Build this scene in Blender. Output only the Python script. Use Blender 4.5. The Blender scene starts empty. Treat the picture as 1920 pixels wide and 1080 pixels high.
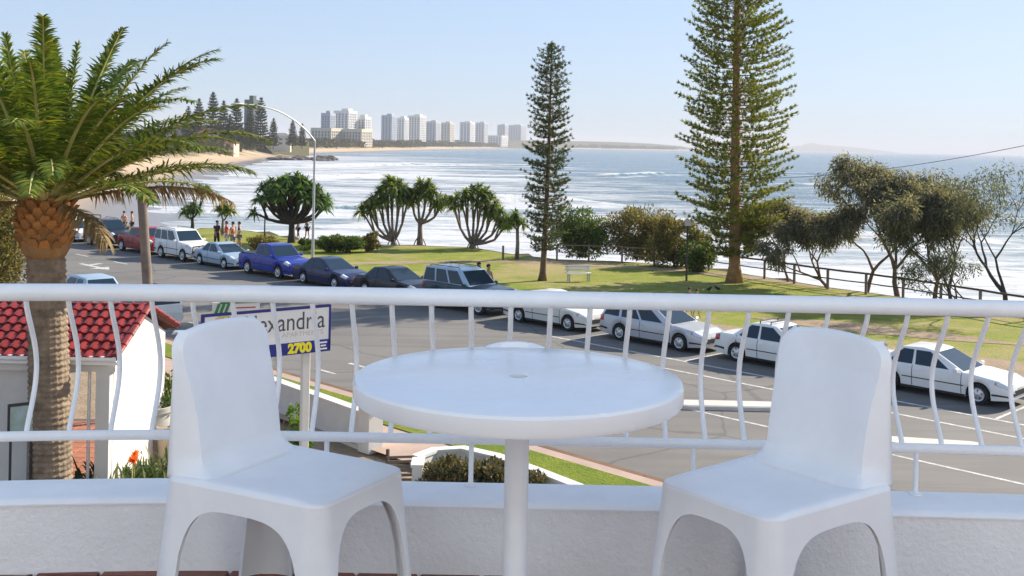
import bpy, bmesh, math, random
import numpy as np
from mathutils import Vector, Matrix
R = math.radians
random.seed(7)
rng = np.random.default_rng(7)
scene = bpy.context.scene
C = scene.collection

# ------------------------------------------------------------------ camera, sky, sun, exposure
FPX = 2050.0            # focal length in pixels of the 1920 wide photograph
EYE = 7.4               # eye height above the street
ROLL = R(1.1)
HY = 272.0
cam_d = bpy.data.cameras.new('camera')
cam = bpy.data.objects.new('camera', cam_d)
C.objects.link(cam)
cam_d.sensor_width = 36.0
cam_d.lens = 36.0 * FPX / 1920.0
cam_d.shift_y = -(540.0 - HY) / 1920.0
cam_d.clip_start = 0.05
cam_d.clip_end = 80000.0
cam.matrix_world = Matrix.Translation((0, 0, EYE)) @ Matrix.Rotation(R(90), 4, 'X') @ Matrix.Rotation(ROLL, 4, 'Z')
scene.camera = cam

SUN_EL, SUN_AZ = R(30), R(54)        # azimuth measured from the view direction towards the right
world = bpy.data.worlds.new('World')
scene.world = world
world.use_nodes = True
wn = world.node_tree
bg = wn.nodes['Background']
sky = wn.nodes.new('ShaderNodeTexSky')
sky.sky_type = 'NISHITA'
sky.sun_disc = False
sky.sun_elevation = SUN_EL
sky.sun_rotation = SUN_AZ
sky.air_density = 1.0
sky.dust_density = 0.7
sky.ozone_density = 2.5
gam = wn.nodes.new('ShaderNodeGamma')      # softens the contrast of the whole sky evenly
gam.inputs[1].default_value = 0.36
wn.links.new(sky.outputs[0], gam.inputs[0])
tint = wn.nodes.new('ShaderNodeMix')
tint.data_type = 'RGBA'; tint.blend_type = 'MULTIPLY'
tint.inputs[0].default_value = 1.0
tint.inputs[7].default_value = (0.78, 0.925, 1.17, 1.0)
wn.links.new(gam.outputs[0], tint.inputs[6])
wn.links.new(tint.outputs[2], bg.inputs[0])
bg.inputs[1].default_value = 0.15
sun_d = bpy.data.lights.new('sun', 'SUN')
sun_d.energy = 3.2
sun_d.angle = R(0.55)
sun_d.color = (1.0, 0.90, 0.76)
sun = bpy.data.objects.new('sun', sun_d)
C.objects.link(sun)
sd = Vector((math.sin(SUN_AZ) * math.cos(SUN_EL), math.cos(SUN_AZ) * math.cos(SUN_EL), math.sin(SUN_EL)))
sun.rotation_euler = sd.to_track_quat('Z', 'Y').to_euler()
sun.location = (30, 20, 40)
scene.view_settings.view_transform = 'Standard'
scene.view_settings.look = 'None'
scene.view_settings.exposure = 1.50
scene.view_settings.gamma = 1.0
scene.view_settings.use_curve_mapping = False
try:
    scene.cycles.use_denoising = True
    scene.cycles.max_bounces = 8
    scene.cycles.diffuse_bounces = 4
    scene.cycles.transparent_max_bounces = 12
    scene.cycles.volume_bounces = 0
except Exception:
    pass

# ------------------------------------------------------------------ pixel helpers (real depth is always given)
_c, _s = math.cos(ROLL), math.sin(ROLL)
def _unroll(px, py):
    x, y = px - 960.0, py - HY
    return x * _c + y * _s, -x * _s + y * _c
def at(px, py, d):
    x, y = _unroll(px, py)
    return Vector((x * d / FPX, d, EYE - y * d / FPX))
def gr(px, py, z=0.0):
    x, y = _unroll(px, py)
    d = FPX * (EYE - z) / y
    return Vector((x * d / FPX, d, z))
Q = math.sqrt(0.5)
def sn(s, n, z=0.0):                   # street coordinates: s along the street, n across it (away from the camera)
    return Vector(((s + n) * Q, (n - s) * Q, z))

# ------------------------------------------------------------------ materials
MATS = {}
def _new(name):
    m = bpy.data.materials.new(name)
    m.use_nodes = True
    nt = m.node_tree
    MATS[name] = m
    return m, nt, nt.nodes['Principled BSDF']
def rgba(c):
    return (c[0], c[1], c[2], 1.0)
def mix_rgb(nt, fac, a, b, mode='MIX'):
    n = nt.nodes.new('ShaderNodeMix')
    n.data_type = 'RGBA'
    n.blend_type = mode
    for sock, val in ((n.inputs[0], fac), (n.inputs[6], a), (n.inputs[7], b)):
        if hasattr(val, 'is_output'):
            nt.links.new(val, sock)
        elif isinstance(val, (int, float)):
            sock.default_value = val
        else:
            sock.default_value = rgba(val)
    return n.outputs[2]
def ramp(nt, src, stops, interp='LINEAR'):
    n = nt.nodes.new('ShaderNodeValToRGB')
    n.color_ramp.interpolation = interp
    el = n.color_ramp.elements
    while len(el) < len(stops):
        el.new(0.5)
    for e, (p, c) in zip(el, stops):
        e.position = p
        e.color = rgba(c) if not isinstance(c, (int, float)) else (c, c, c, 1)
    nt.links.new(src, n.inputs[0])
    return n.outputs[0]
def coords(nt, kind='Object', scale=(1, 1, 1), rot=(0, 0, 0)):
    tc = nt.nodes.new('ShaderNodeTexCoord')
    mp = nt.nodes.new('ShaderNodeMapping')
    mp.inputs['Scale'].default_value = scale
    mp.inputs['Rotation'].default_value = rot
    nt.links.new(tc.outputs[kind], mp.inputs[0])
    return mp.outputs[0]
def noise(nt, vec, scale, detail=4, rough=0.55, dist=0.0):
    n = nt.nodes.new('ShaderNodeTexNoise')
    n.inputs['Scale'].default_value = scale
    n.inputs['Detail'].default_value = detail
    n.inputs['Roughness'].default_value = rough
    n.inputs['Distortion'].default_value = dist
    nt.links.new(vec, n.inputs['Vector'])
    return n.outputs['Fac']
def math_n(nt, op, a, b=0.0, clamp=False):
    n = nt.nodes.new('ShaderNodeMath')
    n.operation = op
    n.use_clamp = clamp
    for i, v in enumerate((a, b)):
        if hasattr(v, 'is_output'):
            nt.links.new(v, n.inputs[i])
        else:
            n.inputs[i].default_value = v
    return n.outputs[0]
def bump(nt, bsdf, h, strength=0.3, dist=0.02):
    b = nt.nodes.new('ShaderNodeBump')
    b.inputs['Strength'].default_value = strength
    b.inputs['Distance'].default_value = dist
    nt.links.new(h, b.inputs['Height'])
    nt.links.new(b.outputs[0], bsdf.inputs['Normal'])
def pm(name, col, rough=0.6, var=0.12, scale=6.0, bmp=0.0, bscale=60.0, metallic=0.0, spec=0.5, coat=0.0, col2=None, bdist=0.01, rand=0.0):
    """painted / solid surface: base colour broken up by two scales of noise, optional relief"""
    m, nt, b = _new(name)
    v = coords(nt)
    f = noise(nt, v, scale, 5, 0.6)
    dark = tuple(c * (1 - var) for c in col) if col2 is None else col2
    f2 = ramp(nt, f, [(0.35, 0.0), (0.68, 1.0)])
    c = mix_rgb(nt, f2, dark, col)
    if rand:
        oi = nt.nodes.new('ShaderNodeObjectInfo')
        k = math_n(nt, 'MULTIPLY_ADD', oi.outputs['Random'], rand)
        k.node.inputs[2].default_value = 1 - rand * 0.5
        cmb = nt.nodes.new('ShaderNodeCombineColor')
        for i in range(3):
            nt.links.new(k, cmb.inputs[i])
        c = mix_rgb(nt, 1.0, c, cmb.outputs[0], 'MULTIPLY')
    nt.links.new(c, b.inputs['Base Color'])
    nt.links.new(ramp(nt, noise(nt, v, scale * 2.3, 6, 0.65, 0.5), [(0.3, max(0.04, rough - 0.08)), (0.7, min(1.0, rough + 0.12))]), b.inputs['Roughness'])
    b.inputs['Metallic'].default_value = metallic
    b.inputs['Specular IOR Level'].default_value = spec
    b.inputs['Coat Weight'].default_value = coat
    b.inputs['Coat Roughness'].default_value = 0.05
    if bmp:
        bump(nt, b, noise(nt, v, bscale, 4, 0.6), bmp, bdist)
    return m
def leafm(name, c1, c2, c3=None, trans=0.3, rough=0.65, spec=0.15):
    """foliage: colour varies leaf by leaf, some light passes through"""
    m, nt, b = _new(name)
    g = nt.nodes.new('ShaderNodeNewGeometry')
    stops = [(0.0, c1), (0.75, c2), (1.0, c3 or c2)]
    c = ramp(nt, g.outputs['Random Per Island'], stops)
    nt.links.new(c, b.inputs['Base Color'])
    b.inputs['Roughness'].default_value = rough
    b.inputs['Specular IOR Level'].default_value = spec
    t = nt.nodes.new('ShaderNodeBsdfTranslucent')
    nt.links.new(mix_rgb(nt, 1.0, c, (1.35, 1.3, 0.7), 'MULTIPLY'), t.inputs[0])
    mx = nt.nodes.new('ShaderNodeMixShader')
    mx.inputs[0].default_value = trans
    nt.links.new(b.outputs[0], mx.inputs[1])
    nt.links.new(t.outputs[0], mx.inputs[2])
    nt.links.new(mx.outputs[0], nt.nodes['Material Output'].inputs[0])
    return m
def M(name):
    return MATS[name]

# ------------------------------------------------------------------ mesh builder
class MB:
    def __init__(self):
        self.v, self.f = [], []
    def add(self, vs, fs):
        o = len(self.v)
        self.v += [tuple(p) for p in vs]
        self.f += [tuple(i + o for i in q) for q in fs]
        return self
    def box(self, c, s, rz=0.0, rot=None):
        hx, hy, hz = s[0] / 2, s[1] / 2, s[2] / 2
        m = rot if rot is not None else Matrix.Rotation(rz, 3, 'Z')
        c = Vector(c)
        vs = [c + m @ Vector((x * hx, y * hy, z * hz)) for x in (-1, 1) for y in (-1, 1) for z in (-1, 1)]
        return self.add(vs, [(0, 1, 3, 2), (4, 6, 7, 5), (0, 4, 5, 1), (2, 3, 7, 6), (0, 2, 6, 4), (1, 5, 7, 3)])
    def cbox(self, c, s, ch=0.01, rz=0.0):
        """box with chamfered vertical and top edges"""
        hx, hy, hz = s[0] / 2, s[1] / 2, s[2] / 2
        m = Matrix.Rotation(rz, 3, 'Z')
        c = Vector(c)
        def ring(ix, z):
            a, b = hx - ix, hy - ix
            k = ch
            pts = [(a - k, -b), (a, -b + k), (a, b - k), (a - k, b), (-a + k, b), (-a, b - k), (-a, -b + k), (-a + k, -b)]
            return [c + m @ Vector((x, y, z)) for x, y in pts]
        vs = ring(0, -hz) + ring(0, hz - ch) + ring(ch, hz)
        fs = []
        for r in range(2):
            for i in range(8):
                j = (i + 1) % 8
                fs.append((r * 8 + i, r * 8 + j, r * 8 + 8 + j, r * 8 + 8 + i))
        fs += [tuple(range(16, 24)), tuple(range(7, -1, -1))]
        return self.add(vs, fs)
    def tube(self, pts, rad, n=8, caps=True, flat=1.0):
        pts = [Vector(p) for p in pts]
        k = len(pts)
        rad = [rad] * k if isinstance(rad, (int, float)) else list(rad)
        prev = None
        vs = []
        for i, p in enumerate(pts):
            t = (pts[min(i + 1, k - 1)] - pts[max(i - 1, 0)])
            t = t.normalized() if t.length > 1e-9 else Vector((0, 0, 1))
            if prev is None:
                a = Vector((0, 0, 1)) if abs(t.z) < 0.9 else Vector((1, 0, 0))
                u = t.cross(a).normalized()
            else:
                u = (prev - t * prev.dot(t))
                u = u.normalized() if u.length > 1e-9 else t.orthogonal().normalized()
            prev = u
            w = t.cross(u)
            for j in range(n):
                a = 2 * math.pi * j / n
                vs.append(p + u * (math.cos(a) * rad[i]) + w * (math.sin(a) * rad[i] * flat))
        fs = []
        for i in range(k - 1):
            for j in range(n):
                q = (j + 1) % n
                fs.append((i * n + j, i * n + q, i * n + n + q, i * n + n + j))
        if caps:
            fs.append(tuple(range(n - 1, -1, -1)))
            fs.append(tuple(range((k - 1) * n, k * n)))
        return self.add(vs, fs)
    def lathe(self, prof, n=24, c=(0, 0, 0), axis='Z'):
        vs = []
        for r, z in prof:
            for j in range(n):
                a = 2 * math.pi * j / n
                if axis == 'Z':
                    vs.append((c[0] + r * math.cos(a), c[1] + r * math.sin(a), c[2] + z))
                else:   # around Y
                    vs.append((c[0] + r * math.cos(a), c[1] + z, c[2] - r * math.sin(a)))
        fs = []
        for i in range(len(prof) - 1):
            for j in range(n):
                q = (j + 1) % n
                fs.append((i * n + j, i * n + q, i * n + n + q, i * n + n + j))
        fs.append(tuple(range(n - 1, -1, -1)))
        k = len(prof) - 1
        fs.append(tuple(range(k * n, k * n + n)))
        return self.add(vs, fs)
    def prism(self, poly, h, m=None):
        """polygon in a local XY plane, extruded along local Z by h, placed with a matrix"""
        n = len(poly)
        vs = [Vector((x, y, 0)) for x, y in poly] + [Vector((x, y, h)) for x, y in poly]
        if m is not None:
            vs = [m @ p for p in vs]
        fs = [tuple(range(n - 1, -1, -1)), tuple(range(n, 2 * n))]
        for i in range(n):
            j = (i + 1) % n
            fs.append((i, j, n + j, n + i))
        return self.add(vs, fs)
    def grid(self, rows):
        n = len(rows[0])
        vs = [p for r in rows for p in r]
        fs = []
        for i in range(len(rows) - 1):
            for j in range(n - 1):
                fs.append((i * n + j, i * n + j + 1, (i + 1) * n + j + 1, (i + 1) * n + j))
        return self.add(vs, fs)
    def mesh(self, name, smooth=False, sharp=None):
        me = bpy.data.meshes.new(name)
        me.from_pydata([tuple(p) for p in self.v], [], self.f)
        if smooth:
            me.polygons.foreach_set('use_smooth', [True] * len(me.polygons))
            if sharp:
                me.set_sharp_from_angle(angle=R(sharp))
        me.update()
        return me
    def build(self, name, m, parent=None, smooth=False, sharp=None, loc=None, rz=0.0):
        me = self.mesh(name, smooth, sharp)
        return link(name, me, m, parent, loc, rz)
def link(name, me, m, parent=None, loc=None, rz=0.0):
    if m is not None and not me.materials:
        me.materials.append(M(m) if isinstance(m, str) else m)
    o = bpy.data.objects.new(name, me)
    C.objects.link(o)
    if parent is not None:
        o.parent = parent
    if loc is not None:
        o.location = loc
    o.rotation_euler.z = rz
    return o
def np_mesh(name, v, f):
    v = np.asarray(v, dtype=np.float32).reshape(-1, 3)
    f = np.asarray(f, dtype=np.int32)
    k = f.shape[1]
    me = bpy.data.meshes.new(name)
    me.vertices.add(len(v))
    me.vertices.foreach_set('co', v.ravel())
    me.loops.add(f.size)
    me.loops.foreach_set('vertex_index', f.ravel())
    me.polygons.add(len(f))
    me.polygons.foreach_set('loop_start', np.arange(0, f.size, k, dtype=np.int32))
    me.polygons.foreach_set('loop_total', np.full(len(f), k, dtype=np.int32))
    me.update(calc_edges=True)
    return me
def tag(o, label=None, cat=None, group=None, kind=None):
    if label: o['label'] = label
    if cat: o['category'] = cat
    if group: o['group'] = group
    if kind: o['kind'] = kind
    return o
def thing(name, label, cat, loc=(0, 0, 0), rz=0.0, group=None):
    o = bpy.data.objects.new(name, None)
    o.empty_display_size = 0.2
    C.objects.link(o)
    o.location = loc
    o.rotation_euler.z = rz
    return tag(o, label, cat, group)
def copy_tree(o, parent=None):
    c = o.copy()
    C.objects.link(c)
    c.parent = parent
    for ch in list(o.children):
        copy_tree(ch, c)
    return c
def unit(v):
    return v / np.maximum(np.linalg.norm(v, axis=-1, keepdims=True), 1e-9)
def leaf_quads(cen, ax, nor, ln, wd):
    """leaf shaped quads (diamond, widest before the middle): centre base, axis, normal, length, width arrays"""
    ax = unit(ax)
    side = unit(np.cross(ax, nor))
    ln = np.asarray(ln).reshape(-1, 1)
    wd = np.asarray(wd).reshape(-1, 1)
    up = unit(np.cross(side, ax))
    b = cen
    t = cen + ax * ln - up * ln * 0.08
    l = cen + ax * ln * 0.42 + side * wd * 0.5 + up * ln * 0.04
    r = cen + ax * ln * 0.42 - side * wd * 0.5 + up * ln * 0.04
    v = np.stack([b, r, t, l], 1).reshape(-1, 3)
    f = np.arange(len(v), dtype=np.int32).reshape(-1, 4)
    return v, f
def strap(base, d, up, ln, wd, droop, seg=4):
    """curved strap leaves (vectorised): base Nx3, dir Nx3, up Nx3, length, width, droop"""
    n = len(base)
    d = unit(d)
    side = unit(np.cross(d, up))
    ts = np.linspace(0, 1, seg + 1)
    prof = np.interp(ts, [0, 0.25, 0.7, 1.0], [0.7, 1.0, 0.75, 0.05])
    vs = []
    ln = np.asarray(ln).reshape(-1, 1); wd = np.asarray(wd).reshape(-1, 1); droop = np.asarray(droop).reshape(-1, 1)
    for t, p in zip(ts, prof):
        c = base + d * ln * t - np.array([0, 0, 1.0]) * droop * ln * t ** 2
        vs.append(c + side * wd * p * 0.5)
        vs.append(c - side * wd * p * 0.5)
    v = np.stack(vs, 1)                       # n, 2(seg+1), 3
    k = 2 * (seg + 1)
    base_i = (np.arange(n) * k).reshape(-1, 1)
    fs = []
    for i in range(seg):
        fs.append(base_i + np.array([[2 * i, 2 * i + 1, 2 * i + 3, 2 * i + 2]]))
    return v.reshape(-1, 3), np.concatenate(fs, 0).astype(np.int32)
def joinvf(lst):
    vs, fs, o = [], [], 0
    for v, f in lst:
        vs.append(v); fs.append(f + o); o += len(v)
    return np.concatenate(vs, 0), np.concatenate(fs, 0)
def rdir(n, zmin=-1.0, zmax=1.0):
    a = rng.uniform(0, 2 * math.pi, n)
    z = rng.uniform(zmin, zmax, n)
    r = np.sqrt(np.maximum(0, 1 - z * z))
    return np.stack([r * np.cos(a), r * np.sin(a), z], 1)

# ------------------------------------------------------------------ material library
pm('white_plastic', (0.91, 0.92, 0.93), 0.36, 0.09, 3.5, 0.05, 350, spec=0.5)
pm('table_white', (0.91, 0.92, 0.93), 0.18, 0.07, 3.0, 0.02, 40)
pm('table_edge', (0.72, 0.72, 0.72), 0.4, 0.06, 7)
pm('rail_white', (0.90, 0.91, 0.92), 0.32, 0.06, 11, 0.04, 90)
pm('stucco_white', (0.92, 0.92, 0.93), 0.85, 0.07, 5, 0.45, 55, bdist=0.012)
pm('wall_white', (0.70, 0.68, 0.63), 0.8, 0.08, 2.5, 0.3, 40)
pm('wall_cap', (0.91, 0.92, 0.93), 0.6, 0.07, 6, 0.15, 70)
pm('floor_tile', (0.24, 0.075, 0.045), 0.5, 0.35, 9, 0.2, 60, rand=0.3)
pm('grout', (0.12, 0.09, 0.08), 0.9)
pm('concrete', (0.48, 0.45, 0.40), 0.85, 0.2, 1.8, 0.3, 40)
pm('island_concrete', (0.62, 0.58, 0.52), 0.85, 0.15, 1.8, 0.3, 40)
pm('kerb', (0.40, 0.37, 0.33), 0.85, 0.25, 1.5, 0.3, 30)
pm('gutter_brown', (0.22, 0.12, 0.07), 0.9, 0.4, 1.2, 0.3, 30)
pm('pink_path', (0.47, 0.34, 0.27), 0.9, 0.2, 1.3, 0.3, 30)
pm('road_paint', (0.72, 0.71, 0.67), 0.7, 0.35, 5.0, col2=(0.34, 0.33, 0.31))
pm('terracotta_paving', (0.42, 0.16, 0.08), 0.75, 0.25, 2.0, 0.3, 25, rand=0.25)
pm('roof_red', (0.31, 0.028, 0.020), 0.27, 0.5, 7, 0.2, 25, rand=0.35)
pm('roof_under', (0.10, 0.02, 0.015), 0.8)
pm('timber_grey', (0.24, 0.19, 0.15), 0.85, 0.35, 3, 0.6, 30)
pm('timber_dark', (0.10, 0.075, 0.055), 0.85, 0.35, 4, 0.5, 30)
pm('metal_grey', (0.50, 0.51, 0.52), 0.4, 0.1, 4, metallic=0.35)
pm('dark_metal', (0.03, 0.03, 0.035), 0.45, 0.2, 4)
pm('bark_grey', (0.26, 0.20, 0.16), 0.9, 0.4, 3, 0.8, 14, bdist=0.03)
pm('bark_brown', (0.22, 0.13, 0.075), 0.9, 0.45, 3, 0.9, 12, bdist=0.04)
pm('bark_warm', (0.42, 0.235, 0.095), 0.9, 0.4, 3, 0.9, 12, bdist=0.04)  # brightened to carry the golden sunlight on the tall pine trunk
pm('bark_dark', (0.06, 0.05, 0.045), 0.9, 0.4, 3, 0.8, 12, bdist=0.03)
pm('palm_trunk', (0.33, 0.25, 0.17), 0.95, 0.5, 5, 0.8, 18, bdist=0.03)
pm('palm_boot', (0.50, 0.22, 0.06), 0.85, 0.45, 5, 0.6, 20, rand=0.5, bdist=0.02)
pm('rachis', (0.50, 0.46, 0.16), 0.6, 0.3, 2)
pm('rock', (0.12, 0.10, 0.09), 0.9, 0.45, 0.6, 1.0, 3, bdist=0.2)
pm('skin', (0.50, 0.28, 0.19), 0.6, 0.12, 8)
pm('hair', (0.03, 0.02, 0.015), 0.7)
leafm('palm_leaf', (0.066, 0.115, 0.019), (0.140, 0.200, 0.030), (0.356, 0.307, 0.049), 0.26)
leafm('palm_dry', (0.20, 0.13, 0.06), (0.34, 0.25, 0.12), (0.42, 0.33, 0.18), 0.25)
leafm('pine_leaf', (0.088, 0.131, 0.038), (0.186, 0.218, 0.048), (0.374, 0.328, 0.048), 0.4)
leafm('pine_leaf_dark', (0.051, 0.082, 0.048), (0.102, 0.133, 0.061), (0.187, 0.187, 0.060), 0.2)
leafm('pandanus_leaf', (0.071, 0.126, 0.025), (0.173, 0.250, 0.041), (0.426, 0.400, 0.082), 0.4)  # brightest leaf tone paints in sunlit highlights
leafm('pandanus_dark', (0.050, 0.117, 0.031), (0.115, 0.211, 0.046), (0.276, 0.359, 0.086), 0.3)
leafm('bush_leaf', (0.093, 0.097, 0.036), (0.186, 0.164, 0.057), (0.342, 0.253, 0.099), 0.38)
leafm('bush_green', (0.050, 0.091, 0.025), (0.098, 0.151, 0.035), (0.213, 0.242, 0.056), 0.35)
leafm('bush_lime', (0.07, 0.14, 0.015), (0.13, 0.24, 0.02), (0.20, 0.30, 0.04), 0.3)
leafm('hedge_leaf', (0.065, 0.078, 0.039), (0.156, 0.137, 0.065), (0.312, 0.221, 0.104), 0.2)
leafm('sheoak_leaf', (0.111, 0.117, 0.084), (0.222, 0.213, 0.148), (0.371, 0.331, 0.243), 0.45)
leafm('sheoak_grey', (0.078, 0.091, 0.065), (0.143, 0.156, 0.098), (0.221, 0.215, 0.130), 0.4)
leafm('far_leaf', (0.035, 0.055, 0.03), (0.07, 0.085, 0.04), (0.11, 0.11, 0.055), 0.1)
leafm('dune_leaf', (0.06, 0.062, 0.035), (0.10, 0.092, 0.05), (0.15, 0.125, 0.07), 0.1)
leafm('clivia_leaf', (0.045, 0.075, 0.028), (0.085, 0.125, 0.045), (0.28, 0.28, 0.15), 0.25)
leafm('flower_orange', (0.75, 0.12, 0.02), (0.85, 0.22, 0.04), None, 0.3)

def asphalt_mat():
    m, nt, b = _new('asphalt')
    v = coords(nt)
    big = noise(nt, v, 0.16, 4, 0.6, 0.4)
    fine = noise(nt, v, 60, 3, 0.7)
    st = noise(nt, coords(nt, 'Object', (0.07, 1.4, 1), (0, 0, R(-45))), 1.0, 4, 0.6)
    c = ramp(nt, big, [(0.3, (0.150, 0.140, 0.127)), (0.7, (0.215, 0.200, 0.182))])
    c = mix_rgb(nt, ramp(nt, st, [(0.45, 0.0), (0.62, 0.55)]), c, (0.125, 0.117, 0.107))
    c = mix_rgb(nt, ramp(nt, fine, [(0.3, 0.25), (0.7, 0.0)]), c, (0.05, 0.05, 0.05))
    # tar sealed cracks and patched strips
    vo = nt.nodes.new('ShaderNodeTexVoronoi')
    vo.feature = 'DISTANCE_TO_EDGE'
    vo.inputs['Scale'].default_value = 0.13
    wv = nt.nodes.new('ShaderNodeVectorMath'); wv.operation = 'ADD'
    nz = nt.nodes.new('ShaderNodeTexNoise'); nz.inputs['Scale'].default_value = 0.4; nz.inputs['Detail'].default_value = 5
    nt.links.new(v, nz.inputs['Vector']); nt.links.new(v, wv.inputs[0]); nt.links.new(nz.outputs['Color'], wv.inputs[1])
    nt.links.new(wv.outputs[0], vo.inputs['Vector'])
    c = mix_rgb(nt, ramp(nt, vo.outputs['Distance'], [(0.0, 0.6), (0.008, 0.0)]), c, (0.055, 0.053, 0.05))
    nt.links.new(c, b.inputs['Base Color'])
    b.inputs['Roughness'].default_value = 0.85
    bump(nt, b, fine, 0.35, 0.01)
asphalt_mat()
def grass_mat(name, base, dry, dirt, dirt_amt=0.5, sc=0.12):
    m, nt, b = _new(name)
    v = coords(nt)
    a = noise(nt, v, sc, 5, 0.62, 0.6)
    f = noise(nt, v, 9.0, 4, 0.7)
    mid = noise(nt, v, 0.9, 4, 0.6)
    c = mix_rgb(nt, ramp(nt, mid, [(0.35, 0.0), (0.65, 1.0)]), base, dry)
    c = mix_rgb(nt, ramp(nt, a, [(dirt_amt, 0.0), (dirt_amt + 0.14, 0.85)]), c, dirt)
    c = mix_rgb(nt, ramp(nt, f, [(0.3, 0.45), (0.7, 0.0)]), c, tuple(x * 0.4 for x in base))
    nt.links.new(c, b.inputs['Base Color'])
    b.inputs['Roughness'].default_value = 0.95
    b.inputs['Specular IOR Level'].default_value = 0.15
    bump(nt, b, f, 0.8, 0.06)
grass_mat('park_grass', (0.190, 0.260, 0.030), (0.350, 0.315, 0.070), (0.47, 0.345, 0.20), 0.50)
grass_mat('verge_grass', (0.135, 0.200, 0.020), (0.235, 0.265, 0.035), (0.22, 0.19, 0.07), 0.66, 0.5)
grass_mat('dirt', (0.34, 0.255, 0.165), (0.45, 0.335, 0.23), (0.20, 0.185, 0.06), 0.56, 0.3)
grass_mat('cliff', (0.10, 0.085, 0.045), (0.17, 0.13, 0.085), (0.09, 0.075, 0.06), 0.5, 0.25)
grass_mat('far_land', (0.085, 0.085, 0.04), (0.13, 0.11, 0.06), (0.20, 0.16, 0.10), 0.6, 0.006)

def beach_mat():
    m, nt, b = _new('beach_sand')
    a = nt.nodes.new('ShaderNodeAttribute'); a.attribute_name = 'across'
    v = coords(nt)
    n1 = noise(nt, v, 0.03, 5, 0.6)
    off = math_n(nt, 'MULTIPLY_ADD', n1, 0.10); off.node.inputs[2].default_value = -0.05
    t = math_n(nt, 'ADD', a.outputs['Fac'], off)
    c = ramp(nt, t, [(0.0, (0.17, 0.15, 0.135)), (0.30, (0.24, 0.20, 0.165)), (0.40, (0.46, 0.34, 0.215)), (0.62, (0.56, 0.42, 0.275)), (0.72, (0.42, 0.33, 0.20)), (0.80, (0.14, 0.125, 0.06)), (1.0, (0.10, 0.095, 0.05))])
    f = noise(nt, v, 1.2, 5, 0.7)
    c = mix_rgb(nt, ramp(nt, f, [(0.3, 0.35), (0.6, 0.0)]), c, (0.20, 0.15, 0.10))
    nt.links.new(c, b.inputs['Base Color'])
    ro = ramp(nt, t, [(0.0, 0.18), (0.28, 0.3), (0.40, 0.9)])
    nt.links.new(ro, b.inputs['Roughness'])
    bump(nt, b, f, 0.4, 0.1)
beach_mat()

def sea_mat():
    m, nt, b = _new('sea_water')
    af = nt.nodes.new('ShaderNodeAttribute'); af.attribute_name = 'foam'
    at_ = nt.nodes.new('ShaderNodeAttribute'); at_.attribute_name = 'shallow'
    v = coords(nt)
    lace = noise(nt, coords(nt, 'Object', (0.045, 0.22, 1)), 1.0, 7, 0.66, 0.8)
    patch = noise(nt, coords(nt, 'Object', (0.010, 0.035, 1)), 1.0, 4, 0.6, 0.6)
    fine = noise(nt, coords(nt, 'Object', (0.35, 1.1, 1)), 1.0, 5, 0.7, 0.5)
    s = math_n(nt, 'ADD', math_n(nt, 'MULTIPLY', lace, 0.55), math_n(nt, 'MULTIPLY', patch, 0.45))
    s = math_n(nt, 'ADD', s, math_n(nt, 'MULTIPLY', math_n(nt, 'SUBTRACT', fine, 0.5), 0.22))
    s = math_n(nt, 'MULTIPLY_ADD', s, 1.9); s.node.inputs[2].default_value = -0.45
    k = math_n(nt, 'SUBTRACT', math_n(nt, 'ADD', s, af.outputs['Fac']), 1.0)
    foam = ramp(nt, k, [(0.0, 0.0), (0.08, 0.5), (0.26, 1.0)])
    deep = mix_rgb(nt, ramp(nt, patch, [(0.3, 0.0), (0.7, 1.0)]), (0.105, 0.150, 0.185), (0.145, 0.200, 0.235))
    c = mix_rgb(nt, at_.outputs['Fac'], deep, (0.050, 0.200, 0.235))
    c = mix_rgb(nt, foam, c, ramp(nt, k, [(0.05, (0.36, 0.41, 0.46)), (0.30, (0.56, 0.57, 0.58))]))
    nt.links.new(c, b.inputs['Base Color'])
    nt.links.new(ramp(nt, foam, [(0.0, 0.22), (1.0, 0.9)]), b.inputs['Roughness'])
    b.inputs['IOR'].default_value = 1.33
    w1 = noise(nt, coords(nt, 'Object', (0.09, 0.30, 1)), 1.0, 6, 0.62, 0.4)
    w2 = noise(nt, coords(nt, 'Object', (0.8, 1.9, 1)), 1.0, 4, 0.6)
    h = math_n(nt, 'ADD', math_n(nt, 'MULTIPLY', w1, 1.0), math_n(nt, 'MULTIPLY', w2, 0.12))
    h = math_n(nt, 'ADD', h, math_n(nt, 'MULTIPLY', foam, 0.25))
    bump(nt, b, h, 0.9, 1.1)
sea_mat()

# ------------------------------------------------------------------ coast lines
SEA = -4.0
COAST = [gr(330, 436), gr(400, 430), gr(470, 436), gr(560, 452), gr(650, 460), gr(760, 463), gr(885, 467), gr(960, 480), gr(1045, 490),
         gr(1150, 493), gr(1250, 500), gr(1345, 510), gr(1450, 526), gr(1560, 544), gr(1680, 560), gr(1800, 580), gr(1930, 604)]
COAST = [Vector((-34, 91, 0))] + COAST + [Vector((28, 42, 0)), Vector((37, 30, 0)), Vector((60, 12, 0)), Vector((120, -20, 0))]
SHORE = [(-24, 94), (-36, 116), (-46, 148), (-58, 195), (-78, 280), (-112, 450), (-150, 720), (-176, 1050), (-130, 2000), (60, 4200), (900, 5300), (1500, 6300)]
def dist_poly(P, poly):
    P = np.asarray(P)[:, :2]
    best = np.full(len(P), 1e9)
    for a, b in zip(poly[:-1], poly[1:]):
        a = np.array(a[:2], float); b = np.array(b[:2], float)
        d = b - a
        t = np.clip(((P - a) @ d) / max(d @ d, 1e-9), 0, 1)
        best = np.minimum(best, np.linalg.norm(P - (a + t[:, None] * d), axis=1))
    return best

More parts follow.
